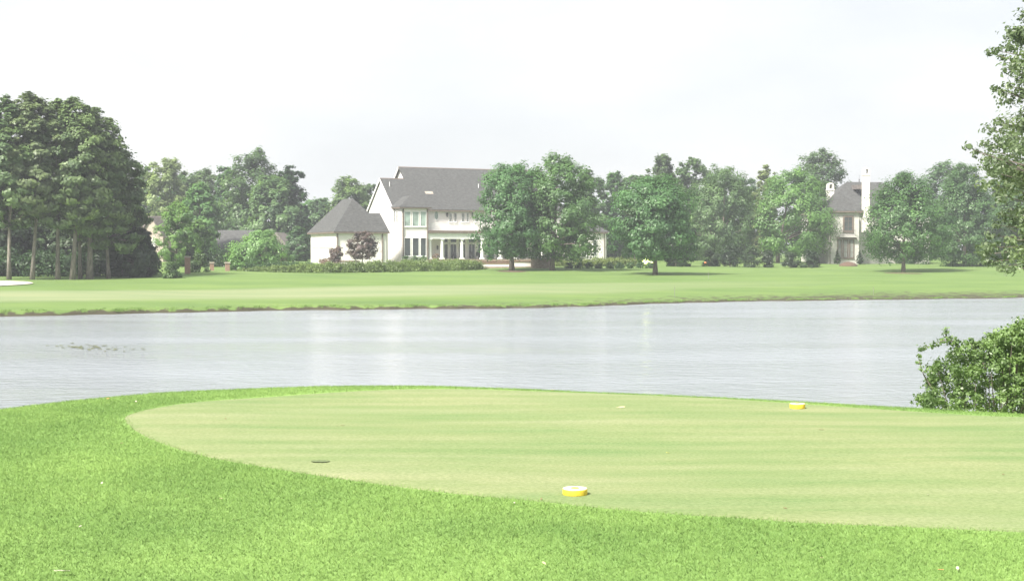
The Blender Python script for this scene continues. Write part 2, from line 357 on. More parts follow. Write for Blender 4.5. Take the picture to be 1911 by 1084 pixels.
lx = np.linspace(-300, 300, 41); wy = np.linspace(0, 1, 13)
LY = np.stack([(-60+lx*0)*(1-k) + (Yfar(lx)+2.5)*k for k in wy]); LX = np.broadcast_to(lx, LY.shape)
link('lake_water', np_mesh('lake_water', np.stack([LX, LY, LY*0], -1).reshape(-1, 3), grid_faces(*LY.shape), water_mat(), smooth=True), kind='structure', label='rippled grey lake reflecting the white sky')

tee_px = [(215, 785), (222, 776), (250, 767), (300, 757), (350, 749), (420, 743.5), (500, 738.5), (600, 732), (700, 727.5), (820, 725.5), (950, 726.5), (1100, 730), (1300, 739.5), (1500, 752), (1700, 764), (1911, 779)]
tee_lo = [(2150, 1003), (1911, 994), (1650, 985), (1500, 981), (1400, 972), (1300, 967), (1200, 959), (1100, 949), (1000, 937), (900, 929), (800, 919), (700, 907), (560, 888), (480, 874), (400, 860), (330, 842), (270, 821), (235, 804)]
tee_poly = [at_z(x, y, ZT) for x, y in tee_px] + [Vector((8.2, 12.0, 0)), Vector((12, 10.5, 0)), Vector((12, 8, 0))] + [at_z(x, y, ZT) for x, y in tee_lo]
tp = np.array([(p.x, p.y) for p in tee_poly])
def smooth_poly(p, it=2):
    for _ in range(it):
        q = np.roll(p, -1, 0); p = np.stack([p*.75+q*.25, p*.25+q*.75], 1).reshape(-1, 2)
    return p
tp = smooth_poly(tp)
ctr = np.array([1.5, 10.6]); ks = np.linspace(0, 1, 26)[1:]
ring = np.stack([ctr+(tp-ctr)*k for k in ks]); nr, nc = ring.shape[:2]
P = ring.reshape(-1, 2); Vt = np.column_stack([P, gz(P[:, 0], P[:, 1])+.008-.014*np.repeat((ks > .99)*1., nc)])
i = (np.arange(nr-1)[:, None]*nc+np.arange(nc)[None]).ravel(); j = (np.arange(nr-1)[:, None]*nc+(np.arange(nc)[None]+1) % nc).ravel()
cc = len(Vt); Vt = np.vstack([Vt, [ctr[0], ctr[1], g1(*ctr)+.008]])
fq = np.stack([i, j, j+nc, i+nc], 1); ft = np.stack([np.full(nc, cc), (np.arange(nc)+1) % nc, np.arange(nc), np.arange(nc)], 1)
mb = MB(); mb.v = [tuple(v) for v in Vt]; mb.f = [tuple(f) for f in fq] + [tuple(f[:3]) for f in ft]
mb.build('teeing_ground', tee_mat(), smooth=True, kind='structure', label='close-mown pale teeing ground with two yellow markers')
def inside(p, poly):
    x, y = p[:, 0], p[:, 1]; r = np.zeros(len(p), bool); q = np.roll(poly, -1, 0)
    for (x0, y0), (x1, y1) in zip(poly, q):
        if y0 == y1: continue
        c = ((y0 > y) != (y1 > y)) & (x < (x1-x0)*(y-y0)/(y1-y0)+x0); r ^= c
    return r

up = [(-60, 541), (0, 540.5), (150, 541), (250, 540), (450, 537), (700, 532), (900, 529.5), (1100, 527), (1300, 523), (1500, 522.5), (1650, 524)]
lo = [(-60, 568), (0, 567), (150, 566), (250, 565), (450, 562), (700, 558), (900, 556.5), (1100, 553), (1300, 543), (1500, 537), (1650, 530)]
A = [on_ground(*p) for p in up]; B = [on_ground(*p) for p in lo]
def resample(pts, n):
    pts = np.array([(p.x, p.y) for p in pts]); s = np.linspace(0, len(pts)-1, n)
    return np.stack([np.interp(s, np.arange(len(pts)), pts[:, k]) for k in (0, 1)], 1)
A, B = resample(A, 120), resample(B, 120)
kk = np.linspace(0, 1, 30); G = np.stack([B*(1-k)+A*k for k in kk]); P = G.reshape(-1, 2)
ev = np.minimum(np.minimum(kk, 1-kk)*8, 1); Vf = np.column_stack([P, gz(P[:, 0], P[:, 1])-.012+.045*np.repeat(ev, 120)]); fc = grid_faces(30, 120)
edge = np.minimum(np.minimum(kk[:-1, None], 1-kk[1:, None])*5, 1)*np.clip((1-np.arange(119)[None]/118)*2.2, 0, 1)
link('fairway', np_mesh('fairway', Vf, fc, fairway_mat(), edge.ravel(), True), kind='structure', label='pale mown fairway strip on the far bank')
# bunker
c = on_ground(-18, 531); mb = MB(); ring0 = []
for k in range(40):
    an = 2*math.pi*k/40; rr = 1+.12*math.sin(3*an+1); ring0.append((c.x+2.25*rr*math.cos(an), c.y+5.2*rr*math.sin(an)))
pts = []
for s_, dz in ((1, .05), (.93, .10), (.8, .05), (.5, .05), (.2, .06)):
    for (x, y) in ring0: X, Y = c.x+(x-c.x)*s_, c.y+(y-c.y)*s_; pts.append((X, Y, g1(X, Y)+dz))
fs = [(a*40+k, a*40+(k+1) % 40, (a+1)*40+(k+1) % 40, (a+1)*40+k) for a in range(4) for k in range(40)] + [tuple(range(160, 200))]
mb.poly(pts, fs).build('sand_bunker', M['sand'], smooth=True, kind='structure', label='pale sand bunker at the left edge of the fairway')

# grass blades -------------------------------------------------------
rng = np.random.default_rng(7)
def blades(name, pts, h, w, lean, m, label):
    n = len(pts); z = gz(pts[:, 0], pts[:, 1]); th = rng.uniform(0, 2*np.pi, n); hh = h*rng.uniform(.55, 1.25, n)
    ax = np.stack([np.cos(th), np.sin(th)], 1); la = rng.normal(0, lean, (n, 2))*hh[:, None]
    b = np.column_stack([pts, z-.003]); ww = (w*rng.uniform(.7, 1.3, n))[:, None]
    v0 = b.copy(); v0[:, :2] -= ax*ww/2; v1 = b.copy(); v1[:, :2] += ax*ww/2
    v2 = b.copy(); v2[:, :2] += la; v2[:, 2] += hh
    V = np.stack([v0, v1, v2], 1).reshape(-1, 3); Fc = np.arange(3*n).reshape(-1, 3)
    me = np_mesh(name, V, Fc, m, np.clip(rng.normal(.45, .22, n), 0, 1))
    return link(name, me, kind='stuff', label=label)
n = 2300000
p = np.column_stack([rng.uniform(-8.5, 8.5, n), rng.uniform(5.0, 18.2, n)])
keep = (np.abs(p[:, 0]) < p[:, 1]*.384+.9) & (p[:, 1] < Yrim(p[:, 0])+.5) & (p[:, 1] > 5.6)
keep &= rng.uniform(0, 1, n) < np.clip(9.5/p[:, 1], .35, 1)**1.1
p = p[keep]; ins = inside(p+rng.normal(0, .04, p.shape), ctr+(tp-ctr)*.988)
blades('collar_grass', p[~ins], .021, .0052, .8, blade_mat('collar_grass_blades', 'rough'), 'longer green grass collar around the teeing ground')
q = p[ins]; q = q[rng.uniform(0, 1, len(q)) < .2]
blades('tee_grass', q, .011, .006, .8, blade_mat('tee_grass_blades', 'tee'), 'short pale grass of the teeing ground')
# ragged grass along the far waterline
n = 26000; X = rng.uniform(-40, 45, n); d = np.abs(rng.normal(0, .35, n))+.12
p = np.column_stack([X, Yfar(X)+d]); clump = np.sin(X*3.1)+np.sin(X*7.7+1)+np.sin(X*1.27+2)
p = p[clump > rng.normal(.5, 1.0, n)]
blades('bank_grass', p, .075, .03, .9, blade_mat('bank_grass_blades', 'rough'), 'ragged grass overhanging the far waterline')

# ------------------------------------------------------------------ foliage
def leaves(seed, C, Rc, counts, L, Wd, squash=.8, clump_tone=None, out=None, outw=.0):
    """leaf faces spread through balls C with radii Rc; returns V, F, tone"""
    r = np.random.default_rng(seed); idx = np.repeat(np.arange(len(C)), counts); n = len(idx)
    d = r.normal(size=(n, 3)); d /= np.linalg.norm(d, axis=1)[:, None]
    rad = Rc[idx]*(.25+.75*r.uniform(0, 1, n)**.6)*np.where(r.uniform(0, 1, n) < .32, r.uniform(1, 1.9, n), 1)
    pos = C[idx]+d*rad[:, None]*np.array([1, 1, squash])
    nn = d*.9+r.normal(0, .55, (n, 3))+np.array([0, 0, .45])
    if out is not None:
        o = pos-out; o /= np.linalg.norm(o, axis=1)[:, None]+1e-6; nn += o*outw
    nn /= np.linalg.norm(nn, axis=1)[:, None]
    t = np.cross(nn, r.normal(size=(n, 3))); t /= np.linalg.norm(t, axis=1)[:, None]; b = np.cross(nn, t)
    l = (L*r.uniform(.6, 1.35, n))[:, None]; w = (Wd*r.uniform(.6, 1.35, n))[:, None]
    V = np.stack([pos-t*l*.5, pos+b*w*.5+nn*l*.08-t*l*.05, pos+t*l*.5, pos-b*w*.5+nn*l*.08-t*l*.05], 1).reshape(-1, 3)
    ct = r.normal(0, .16, len(C)) if clump_tone is None else clump_tone
    tone = np.clip(.45+ct[idx]+r.normal(0, .11, n), 0, 1)
    return V, np.arange(4*n).reshape(-1, 4), tone
def profile(kind, t):
    if kind == 'oval': return np.sqrt(np.clip(1-np.abs((t-.42)/np.where(t < .42, .50, .60))**2.3, 0, 1))
    if kind == 'dome': return np.clip(np.sqrt(np.clip(1-(t/1.02)**2.4, 0, 1))*np.clip(.62+t*1.6, 0, 1), 0, 1)
    if kind == 'pine': return np.clip(.72+.35*np.sin(t*2.9+.15), 0, 1)*np.sqrt(np.clip(1-t**4.5, 0, 1))
    if kind == 'round': return np.clip(np.sqrt(np.clip(1-t**1.7, 0, 1))*np.clip(.6+t*2, 0, 1), 0, 1)
    if kind == 'cone': return np.clip(1-t, 0, 1)**.75*np.clip(t*6, 0, 1)**.3
def make_tree_meshes(key, kind, H, zb, rx, ry, seed, nleaf, L, Wd, leafm, barkm, trunk_r, off=(0, 0), nclump=60, limbs=14, squash=.75, lean=0.):
    """crown from height zb to H above the foot, half-widths rx, ry, centre shifted by off"""
    r = np.random.default_rng(seed); n = int(nclump*2.6); nleaf = int(nleaf*1.17); L *= 1.0; Wd *= 1.06
    t = (np.arange(n)+r.uniform(0, 1, n))/n; t = t**.92
    th = np.arange(n)*2.39996+r.normal(0, .5, n)
    lob = 1+.13*np.sin(2*th+r.uniform(0, 6))+.10*np.sin(3*th+5*t+r.uniform(0, 6))+.07*np.sin(9*t+r.uniform(0, 6))
    pr = profile(kind, t); inner = r.uniform(0, 1, n)**.4
    rc = .145*max(rx, ry)*r.uniform(.6, 1.4, n)*np.clip(.45+pr, .5, 1.1)
    rr = np.clip(pr*lob*inner, 0, 1.15)
    fx, fy = np.clip(rx*rr-rc*.35, 0, None), np.clip(ry*rr-rc*.35, 0, None)
    hc = H-zb
    C = np.column_stack([off[0]+np.cos(th)*fx, off[1]+np.sin(th)*fy, zb+hc*t*.97])
    C[:, 2] = np.clip(C[:, 2], zb+rc*squash*.7, H-rc*squash*.8) + r.normal(0, .02*hc, n)
    cnt = (rc**2/np.sum(rc**2)*nleaf).astype(int)+3
    V, Fc, tone = leaves(seed+1, C, rc, cnt, L, Wd, squash, out=np.array([off[0], off[1], zb+hc*.35]), outw=1.9)
    o3 = np.array([off[0], off[1], 0]); q1 = np.percentile(np.abs(V[:, 0]-off[0]), 99.2); q2 = np.percentile(np.abs(V[:, 1]-off[1]), 99.2); q3 = np.percentile(V[:, 2], 99.6)
    k3 = np.array([np.clip(rx/q1, .8, 1.5), np.clip(ry/q2, .8, 1.5), np.clip((H-zb)/max(q3-zb, .1), .85, 1.3)]); zz = np.array([0, 0, zb])
    V = o3+zz+(V-o3-zz)*k3; C = o3+zz+(C-o3-zz)*k3
    crown = np_mesh('crown', V, Fc, leafm, tone)
    mb = MB(); zt = zb+hc*.72; npt = 7
    ph = r.uniform(0, 6)
    def axis(z):
        k = z/H; return Vector((off[0]*k**1.3+lean*math.sin(k*3)+.012*H*math.sin(k*5+ph)*k, off[1]*k**1.3+.012*H*math.cos(k*4+ph)*k, z))
    mb.tube([axis(zt*k/npt)-Vector((0, 0, .25 if k == 0 else 0)) for k in range(npt+1)], [trunk_r*(1.35 if k == 0 else 1.0-.78*k/npt) for k in range(npt+1)], 9)
    order = np.argsort(-np.hypot(C[:, 0]-off[0], C[:, 1]-off[1]))[:limbs*2]; r.shuffle(order)
    for q in order[:limbs]:
        c = Vector(C[q]); z0 = max(zb*.85, min(c.z-.35*abs(c.x)-.12*hc, zt*.95)); z0 = min(max(z0, .22*H if kind != 'pine' else .3*H), zt*.95); p0 = axis(z0)
        midp = p0.lerp(c, .55)+Vector((0, 0, -.03*hc if kind == 'pine' else .03*hc)); k = 1-.75*z0/zt
        mb.tube([p0, midp, c], [trunk_r*.38*k+.01, trunk_r*.22*k+.008, .012], 5, False)
    return mb.mesh('trunk', barkm, True), crown
def put_tree(name, meshes, base, label, cat='tree', group=None, scale=(1, 1, 1), rz=0):
    o = empty(name, base, rz, label=label, cat=cat, group=group); o.scale = scale
    link('trunk', meshes[0], o); link('crown', meshes[1], o); return o
_sd = [100]
def tree_px(name, label, xb, yb, x0, x1, yt, ybt, kind='oval', leafm='oak', barkm='bark', Y=None, nleaf=13000, L=.34, trunk=.2, group=None, nclump=70, depth=1., squash=.75, limbs=14, lean=0.):
    """foot pixel (xb, yb) on the ground, or depth Y, crown spanning x0..x1, yt..ybt in the photograph"""
    _sd[0] += 7
    b = on_ground(xb, yb) if Y is None else ground_at(xb, Y)
    Y = b.y; s = Y/F
    H = at_y(xb, yt, Y).z-b.z; zb = max(at_y(xb, ybt, Y).z-b.z, .0); rx = (x1-x0)/2*s
    me = make_tree_meshes(name, kind, H, zb, rx, rx*depth, _sd[0], nleaf, L, L*.6, M[leafm], M[barkm], trunk, (((x0+x1)/2-xb)*s, 0), nclump, limbs, squash, lean)
    return put_tree(name, me, b, label, group=group)

PG = 'tall pines at the left of the lake'
pines = [(17, 522, -45, 78, 187, 425, 'pine with a mottled trunk nearest the left picture edge'),
         (60, 522, 2, 120, 177, 415, 'tallest pine, pale leaning trunk, second from the left picture edge'),
         (108, 521.5, 52, 168, 189, 425, 'pine with a straight grey trunk, third from the left edge'),
         (135, 522, 88, 198, 186, 410, 'pine with a pale sunlit trunk, fourth from the left edge'),
         (150, 520.5, 105, 222, 218, 440, 'pine with a thin shaded trunk squeezed between two thicker pines'),
         (167, 521, 118, 240, 205, 425, 'pine with the thickest dark trunk, rightmost of the bare trunks'),
         (-28, 521, -105, 30, 196, 420, 'pine cut by the left picture edge, only its branches showing'),
         (203, 519.5, 150, 268, 268, 470, 'lower pine with boughs spreading right toward the tan roof')]
for k, (xb, yb, x0, x1, yt, ybt, lb) in enumerate(pines):
    tree_px('pine_tree', lb, xb, yb, x0, x1, yt, ybt, 'pine', 'pine', 'pine_bark', nleaf=17000, L=.30, trunk=[.17, .17, .18, .2, .16, .26, .2, .16][k], group=PG, nclump=75, squash=.6, limbs=22, lean=[.1, .35, -.05, .3, -.1, .05, .2, -.2][k])
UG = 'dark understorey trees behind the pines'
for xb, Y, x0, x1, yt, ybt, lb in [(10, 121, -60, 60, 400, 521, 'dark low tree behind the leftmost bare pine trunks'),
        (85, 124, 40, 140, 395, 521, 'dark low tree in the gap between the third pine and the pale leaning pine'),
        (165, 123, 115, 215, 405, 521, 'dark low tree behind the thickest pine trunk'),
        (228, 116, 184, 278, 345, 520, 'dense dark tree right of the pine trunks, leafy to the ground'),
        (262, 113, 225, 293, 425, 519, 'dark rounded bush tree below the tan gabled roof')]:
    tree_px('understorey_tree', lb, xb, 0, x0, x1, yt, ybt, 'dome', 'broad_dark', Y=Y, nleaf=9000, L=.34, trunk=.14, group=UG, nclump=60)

OG = 'young oaks standing on the far lawn'
tree_px('oak_tree', 'oak in front of the porch, left of the overlapping pair before the white house', 955, 505, 886, 1028, 307, 478, 'oval', 'oak', nleaf=19000, L=.28, trunk=.27, group=OG, nclump=95)
tree_px('oak_tree', 'taller pointed oak, right of the overlapping pair before the white house', 1030, 505, 972, 1120, 291, 487, 'oval', 'oak', nleaf=20000, L=.28, trunk=.25, group=OG, nclump=95)
tree_px('oak_tree', 'oak nearest the lake with a short forked trunk beside the white flowers', 1223, 513, 1138, 1302, 329, 484, 'oval', 'oak', nleaf=19000, L=.27, trunk=.24, group=OG, nclump=95)
tree_px('oak_tree', 'full round oak with a pale bare trunk left of the cream house', 1451, 490.5, 1406, 1556, 319, 480, 'oval', 'bright', nleaf=18000, L=.32, trunk=.25, group=OG, nclump=90)
tree_px('oak_tree', 'oak rising from a round mulch ring right of the cream house', 1686, 508, 1610, 1768, 324, 484, 'round', 'oak', nleaf=19000, L=.27, trunk=.22, group=OG, nclump=95)
tree_px('oak_tree', 'blue-green round oak between the lakeside oak and the pale-trunked oak', 1350, 491, 1283, 1416, 313, 492, 'oval', 'broad', nleaf=17000, L=.32, trunk=.25, group=OG, nclump=90)
tree_px('oak_tree', 'broad dark oak leafy to the ground near the right picture edge', 1800, 497, 1732, 1866, 309, 497, 'dome', 'oak', nleaf=18000, L=.30, trunk=.25, group=OG, nclump=90)
tree_px('oak_tree', 'dark oak partly hidden behind the near overhanging branches at the right edge', 1915, 496, 1848, 1990, 322, 496, 'dome', 'oak', nleaf=15000, L=.30, trunk=.25, group=OG, nclump=80)
tree_px('understorey_tree', 'low dark spreading tree at the foot of the lakeside oak', 1262, 497, 1232, 1300, 395, 499, 'dome', 'broad_dark', nleaf=8000, L=.28, trunk=.12, nclump=50)
BG = 'background trees behind the houses'
bt = [(322, 200, 265, 362, 298, 470, 'oval', 'pale', 'pale-crowned tall tree behind the tan gabled roof'),
      (275, 205, 232, 312, 312, 490, 'oval', 'broad', 'tall tree at the right shoulder of the pines'),
      (375, 210, 330, 425, 318, 480, 'oval', 'broad', 'tree in the dip between the pale-crowned tree and the great wide tree'),
      (470, 200, 400, 552, 281, 480, 'dome', 'broad', 'great wide tree rising behind the low grey roof'),
      (538, 196, 500, 580, 312, 490, 'oval', 'broad_dark', 'tree with ragged right edge beside the great wide tree'),
      (430, 207, 385, 470, 312, 485, 'oval', 'broad', 'tree joining the left side of the great wide tree'),
      (350, 214, 300, 400, 326, 485, 'oval', 'broad', 'tree filling the skyline right of the pale-crowned tree'),
      (505, 192, 455, 560, 330, 485, 'oval', 'broad', 'round tree in front of the great wide tree'),
      (560, 190, 520, 592, 400, 495, 'dome', 'broad_dark', 'dark tree filling the gap left of the garage roof'),
      (372, 172, 338, 410, 345, 485, 'oval', 'bright', 'bright green tree in front of the dark background, above the grey roof end'),
      (646, 222, 602, 702, 332, 470, 'dome', 'bright', 'light tree showing above the garage roof peak'),
      (598, 226, 560, 640, 372, 480, 'oval', 'broad', 'tree showing left of the garage roof slope'),
      (692, 228, 664, 720, 346, 470, 'oval', 'broad', 'tree tucked behind the left gable of the white house'),
      (1098, 216, 1058, 1135, 320, 490, 'round', 'broad', 'background tree just right of the oak pair'),
      (1142, 220, 1108, 1182, 323, 490, 'oval', 'oak', 'background tree above the right wing of the white house'),
      (1186, 218, 1150, 1216, 329, 490, 'oval', 'broad', 'background tree left of the lakeside oak crown'),
      (1228, 214, 1194, 1276, 291, 480, 'dome', 'broad', 'thin-topped tall tree peeking above the lakeside oak'),
      (1285, 212, 1245, 1336, 298, 490, 'oval', 'oak', 'tall tree behind and right of the lakeside oak'),
      (1430, 218, 1402, 1456, 310, 480, 'oval', 'pale', 'yellow-green tree peeking between two oaks'),
      (1530, 220, 1464, 1598, 281, 480, 'dome', 'broad', 'tall spreading tree behind the left chimney of the cream house'),
      (1765, 216, 1700, 1832, 305, 490, 'dome', 'broad', 'flat-topped background tree right of the cream house roof'),
      (1868, 214, 1815, 1935, 312, 490, 'dome', 'broad', 'background tree behind the near overhanging branches'),
      (1390, 224, 1345, 1430, 335, 485, 'oval', 'broad', 'tree closing the gap behind the blue-green oak'),
      (1330, 222, 1290, 1370, 330, 485, 'oval', 'oak', 'tree closing the gap left of the blue-green oak'),
      (1645, 222, 1615, 1690, 350, 490, 'oval', 'broad', 'background tree behind the cream house roof')]
for xb, Y, x0, x1, yt, ybt, kd, lm, lb in bt:
    tree_px('broadleaf_tree', lb, xb, 0, x0, x1, yt, ybt, kd, lm, Y=Y, nleaf=12500, L=.46, trunk=.28, group=BG, nclump=60, limbs=10)
MG = 'small trees in the left garden'
for xb, Y, x0, x1, yt, ybt, lm, lb in [(330, 146, 290, 374, 379, 515, 'bright', 'dense bright green small tree left of the brick pillars'),
        (368, 150, 345, 398, 412, 503, 'bright', 'narrow green small tree touching the grey roof end'),
        (485, 147, 424, 545, 430, 500, 'bright', 'low wide leafy tree in front of the grey roof'),
        (556, 174, 532, 580, 424, 498, 'hedge_dark', 'dull green shrub tree against the garage wall corner')]:
    tree_px('garden_tree', lb, xb, 0, x0, x1, yt, ybt, 'dome' if ybt-yt < 80 else 'oval', lm, Y=Y, nleaf=8000, L=.26, trunk=.1, group=MG, nclump=55)

# far wood that closes the view behind everything
r = np.random.default_rng(5); n = 950
X = r.uniform(-210, 230, n); Yw = 248+r.uniform(-14, 30, n)
ht = 10.5+1.6*np.sin(X*.07)+1.2*np.sin(X*.19+1); Cw = np.column_stack([X, Yw, gz(X, Yw)+r.uniform(.02, 1, n)*ht]); rcw = r.uniform(1.3, 2.4, n)
V, Fc, tn = leaves(6, Cw, rcw, np.full(n, 62), .85, .55)
link('woodland', np_mesh('woodland', V, Fc, M['broad'], tn), kind='stuff', label='distant dark belt of woodland closing the view')

# shrubs and hedges ---------------------------------------------------
def blob_shrub(name, label, base, rx, ry, h, leafm, n=2500, L=.16, seed=1, group=None, cat='shrub'):
    r = np.random.default_rng(seed); k = 26; th = r.uniform(0, 6.28, k); t = r.uniform(0, 1, k); q = r.uniform(0, 1, k)**.5
    pr = np.sqrt(np.clip(1-(t*.95)**2, 0, 1)); rc = .26*max(rx, h*.6)*r.uniform(.7, 1.2, k)
    C = np.column_stack([np.cos(th)*rx*pr*q*.82, np.sin(th)*ry*pr*q*.82, np.clip(t*h*.9, rc*.5, h-rc*.7)])
    V, Fc, tone = leaves(seed+3, C, rc, (rc**2/np.sum(rc**2)*n).astype(int)+2, L, L*.62, .8, out=np.array([0, 0, 0]), outw=.6)
    o = empty(name, base, label=label, cat=cat, group=group)
    link('foliage', np_mesh('foliage', V, Fc, M[leafm], tone), o)
    mb = MB()
    for j in range(6):
        c = Vector(C[r.integers(k)]); mb.tube([(0, 0, -.05), tuple(c*.5+Vector((0, 0, .05*h))), tuple(c)], [.03, .02, .008], 5, False)
    mb.build('stem', M['bark'], o); return o
def shrub_px(name, label, x0, x1, yt, yb, leafm, Y=None, **kw):
    xb = (x0+x1)/2; b = on_ground(xb, yb) if Y is None else ground_at(xb, Y); s = b.y/F
    _sd[0] += 7
    return blob_shrub(name, label, b, (x1-x0)/2*s, (x1-x0)/2*s*.9, max(at_y(xb, yt, b.y).z-b.z, .3), leafm, seed=_sd[0], **kw)
def hedge(name, label, pts, width, leafm, n, L=.15, seed=3, group=None):
    """pts: (x, y, height) along the hedge line, in world metres"""
    r = np.random.default_rng(seed); p = np.array(pts, float); s = r.uniform(0, len(p)-1, n//30)
    q = np.stack([np.interp(s, np.arange(len(p)), p[:, k]) for k in range(3)], 1); m = len(q)
    lat = r.uniform(-1, 1, m); dirs = np.gradient(p[:, :2], axis=0); dx = np.interp(s, np.arange(len(p)), dirs[:, 0]); dy = np.interp(s, np.arange(len(p)), dirs[:, 1])
    ln = np.hypot(dx, dy)+1e-6; nx, ny = -dy/ln, dx/ln
    up = np.sqrt(np.clip(1-np.abs(lat)**3, 0, 1))*(1+.08*np.sin(s*9)+.05*np.sin(s*23))
    rc = .22*np.minimum(width, q[:, 2])*r.uniform(.8, 1.3, m)+.06
    hz = np.clip(r.uniform(.02, 1, m)**.5*q[:, 2]*up-rc*.5, .02, None)
    X, Yq = q[:, 0]+nx*lat*width/2, q[:, 1]+ny*lat*width/2
    C = np.column_stack([X, Yq, gz(X, Yq)+hz])
    V, Fc, tone = leaves(seed+1, C, rc, np.full(m, 30), L, L*.62, .8)
    me = np_mesh(name, V-np.array([p[0, 0], p[0, 1], 0]), Fc, M[leafm], tone)
    o = link(name, me, label=label, cat='hedge', group=group); o.location = (p[0, 0], p[0, 1], 0); return o
def hedge_px(name, label, pts, width, leafm, n, **kw):
    """pts: (x, y_top, y_bottom) in the photograph; the near foot of the hedge stands on the ground there"""
    out = []
    for x, yt, yb in pts:
        b = on_ground(x, yb); out.append((b.x, b.y+width/2, max(at_y(x, yt, b.y+width/2).z-g1(b.x, b.y+width/2), .25)))
    return hedge(name, label, out, width, leafm, n, **kw)
hedge_px('hedge', 'long clipped light green hedge running in front of the white house and garage',
         [(455, 500, 506), (520, 495, 508.5), (590, 491, 509.5), (660, 488, 509), (730, 485, 508), (800, 483.5, 506), (860, 483.5, 504.5), (888, 485, 503)], 2.6, 'hedge', 40000, L=.15)
hedge_px('hedge', 'upper clipped hedge right of the brick spa, below the white right wing', [(1034, 482, 497), (1090, 482, 497), (1140, 479, 497), (1212, 482, 497)], 1.3, 'hedge', 12000, L=.16, seed=31)
for k in range(9):
    x = 1062+k*19; shrub_px('box_ball', ['first', 'second', 'third', 'fourth', 'fifth', 'sixth', 'seventh', 'eighth', 'ninth'][k]+' low rounded box ball from the left in the row below the clipped hedge',
             x-11, x+11, 489.5, 501, 'hedge_dark', n=900, L=.13, group='row of low box balls')
shrub_px('flowering_shrub', 'small shrub covered in creamy white flowers beside the lakeside oak trunk', 1198, 1222, 478.5, 497, 'flower', n=1200, L=.16)
shrub_px('purple_shrub', 'rounded purple-leaved shrub by the garage corner', 606, 648, 460, 497, 'purple', Y=151, n=2600, L=.2)
shrub_px('red_shrub', 'low reddish shrub at the foot of the garage doors', 590, 622, 481, 498, 'red', Y=149, n=1300, L=.15)
shrub_px('red_shrub', 'low reddish shrub beside the porch right of the tall bay', 802, 824, 472, 490, 'red', Y=164.5, n=900, L=.15)
for k, x in enumerate((757, 773, 789)):
    shrub_px('foundation_shrub', ['left', 'middle', 'right'][k]+' of the three dark shrubs under the tall bay windows', x-10, x+10, 477, 490, 'hedge_dark', Y=163.5, n=900, L=.15, group='shrubs under the bay')
_sd[0] += 7
b = ground_at(676, 150)
put_tree('maple_tree', make_tree_meshes('maple', 'oval', at_y(676, 432, 150).z-b.z, .9, 1.75, 1.6, 991, 3800, .2, .13, M['purple'], M['bark'], .08, (0, 0), 34, 10, .7), b, 'small purple-leaved tree in front of the white garage wall')
shrub_px('shrub', 'rounded green shrub between the brick pillars', 352, 394, 468, 508, 'hedge_dark', n=2600, L=.18)
shrub_px('shrub', 'low green shrub at the foot of the bright garden tree', 296, 346, 484, 519, 'hedge_dark', n=2600, L=.18)
shrub_px('shrub', 'green shrub beside the rightmost brick pillar', 424, 458, 470, 505, 'bright', n=2200, L=.18)
for k, (x0, x1, yt, lb) in enumerate([(1305, 1345, 462, 'dark shrub at the left foot of the blue-green oak'), (1340, 1385, 452, 'rounded shrub under the middle of the blue-green oak'),
        (1380, 1425, 458, 'dark shrub between the blue-green oak and the pale trunk'), (1420, 1446, 466, 'shrub just left of the pale oak trunk'),
        (1455, 1495, 470, 'shrub just right of the pale oak trunk'), (1493, 1530, 466, 'shrub left of the cream house corner')]):
    shrub_px('shrub', lb, x0, x1, yt, 491, 'broad_dark', Y=168, n=2400, L=.22, group='shrubs under the oaks')
hedge_px('hedge', 'low dark hedge at the foot of the cream house', [(1515, 478, 491), (1560, 481, 491), (1600, 481, 491.5), (1680, 477, 492.5), (1740, 474, 494)], 1.5, 'hedge_dark', 9000, L=.2, seed=41)
hedge_px('hedge', 'low shrub border along the left garden between pillars and garage', [(430, 488, 503), (480, 490, 503), (530, 488, 502), (580, 490, 502)], 1.5, 'hedge_dark', 7000, L=.18, seed=47)

def rowpts(y, *xs): return [(ground_at(x, y).x, y, h) for x, h in xs]
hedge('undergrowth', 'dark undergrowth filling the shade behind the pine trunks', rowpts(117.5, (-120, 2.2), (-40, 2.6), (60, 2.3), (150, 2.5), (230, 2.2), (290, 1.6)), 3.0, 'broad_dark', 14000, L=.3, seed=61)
hedge('hedge', 'dark hedge seen through the opening between the brick pillars', rowpts(147, (340, 1.8), (380, 2.0), (430, 1.9), (480, 1.6)), 1.8, 'broad_dark', 7000, L=.2, seed=63)
# ------------------------------------------------------------------ houses
class Frame:
    """a house frame: u along the front, v into the depth, z up; origin on the ground"""
    def __init__(s, px, Y, a, name, label, cat='house'):
        s.o = ground_at(px, Y); s.e = Vector((math.cos(a), math.sin(a), 0)); s.n = Vector((-math.sin(a), math.cos(a), 0)); s.a = a
        s.z0 = s.o.z; s.root = empty(name, s.o, a, label=label, cat=cat); s.c = Vector((0, 0, HC))
    def front(s, x, y, v):                # pixel on the plane v = const -> (u, z above ground)
        d = ray(x, y); t = ((s.o+s.n*v-s.c).dot(s.n))/d.dot(s.n); p = s.c+d*t
        return (p-s.o).dot(s.e), p.z-s.z0
    def side(s, x, y, u):                 # pixel on the plane u = const -> (v, z above ground)
        d = ray(x, y); t = ((s.o+s.e*u-s.c).dot(s.e))/d.dot(s.e); p = s.c+d*t
        return (p-s.o).dot(s.n), p.z-s.z0
    def b(s, name, m, mb, **kw): return mb.build(name, m, s.root, **kw)
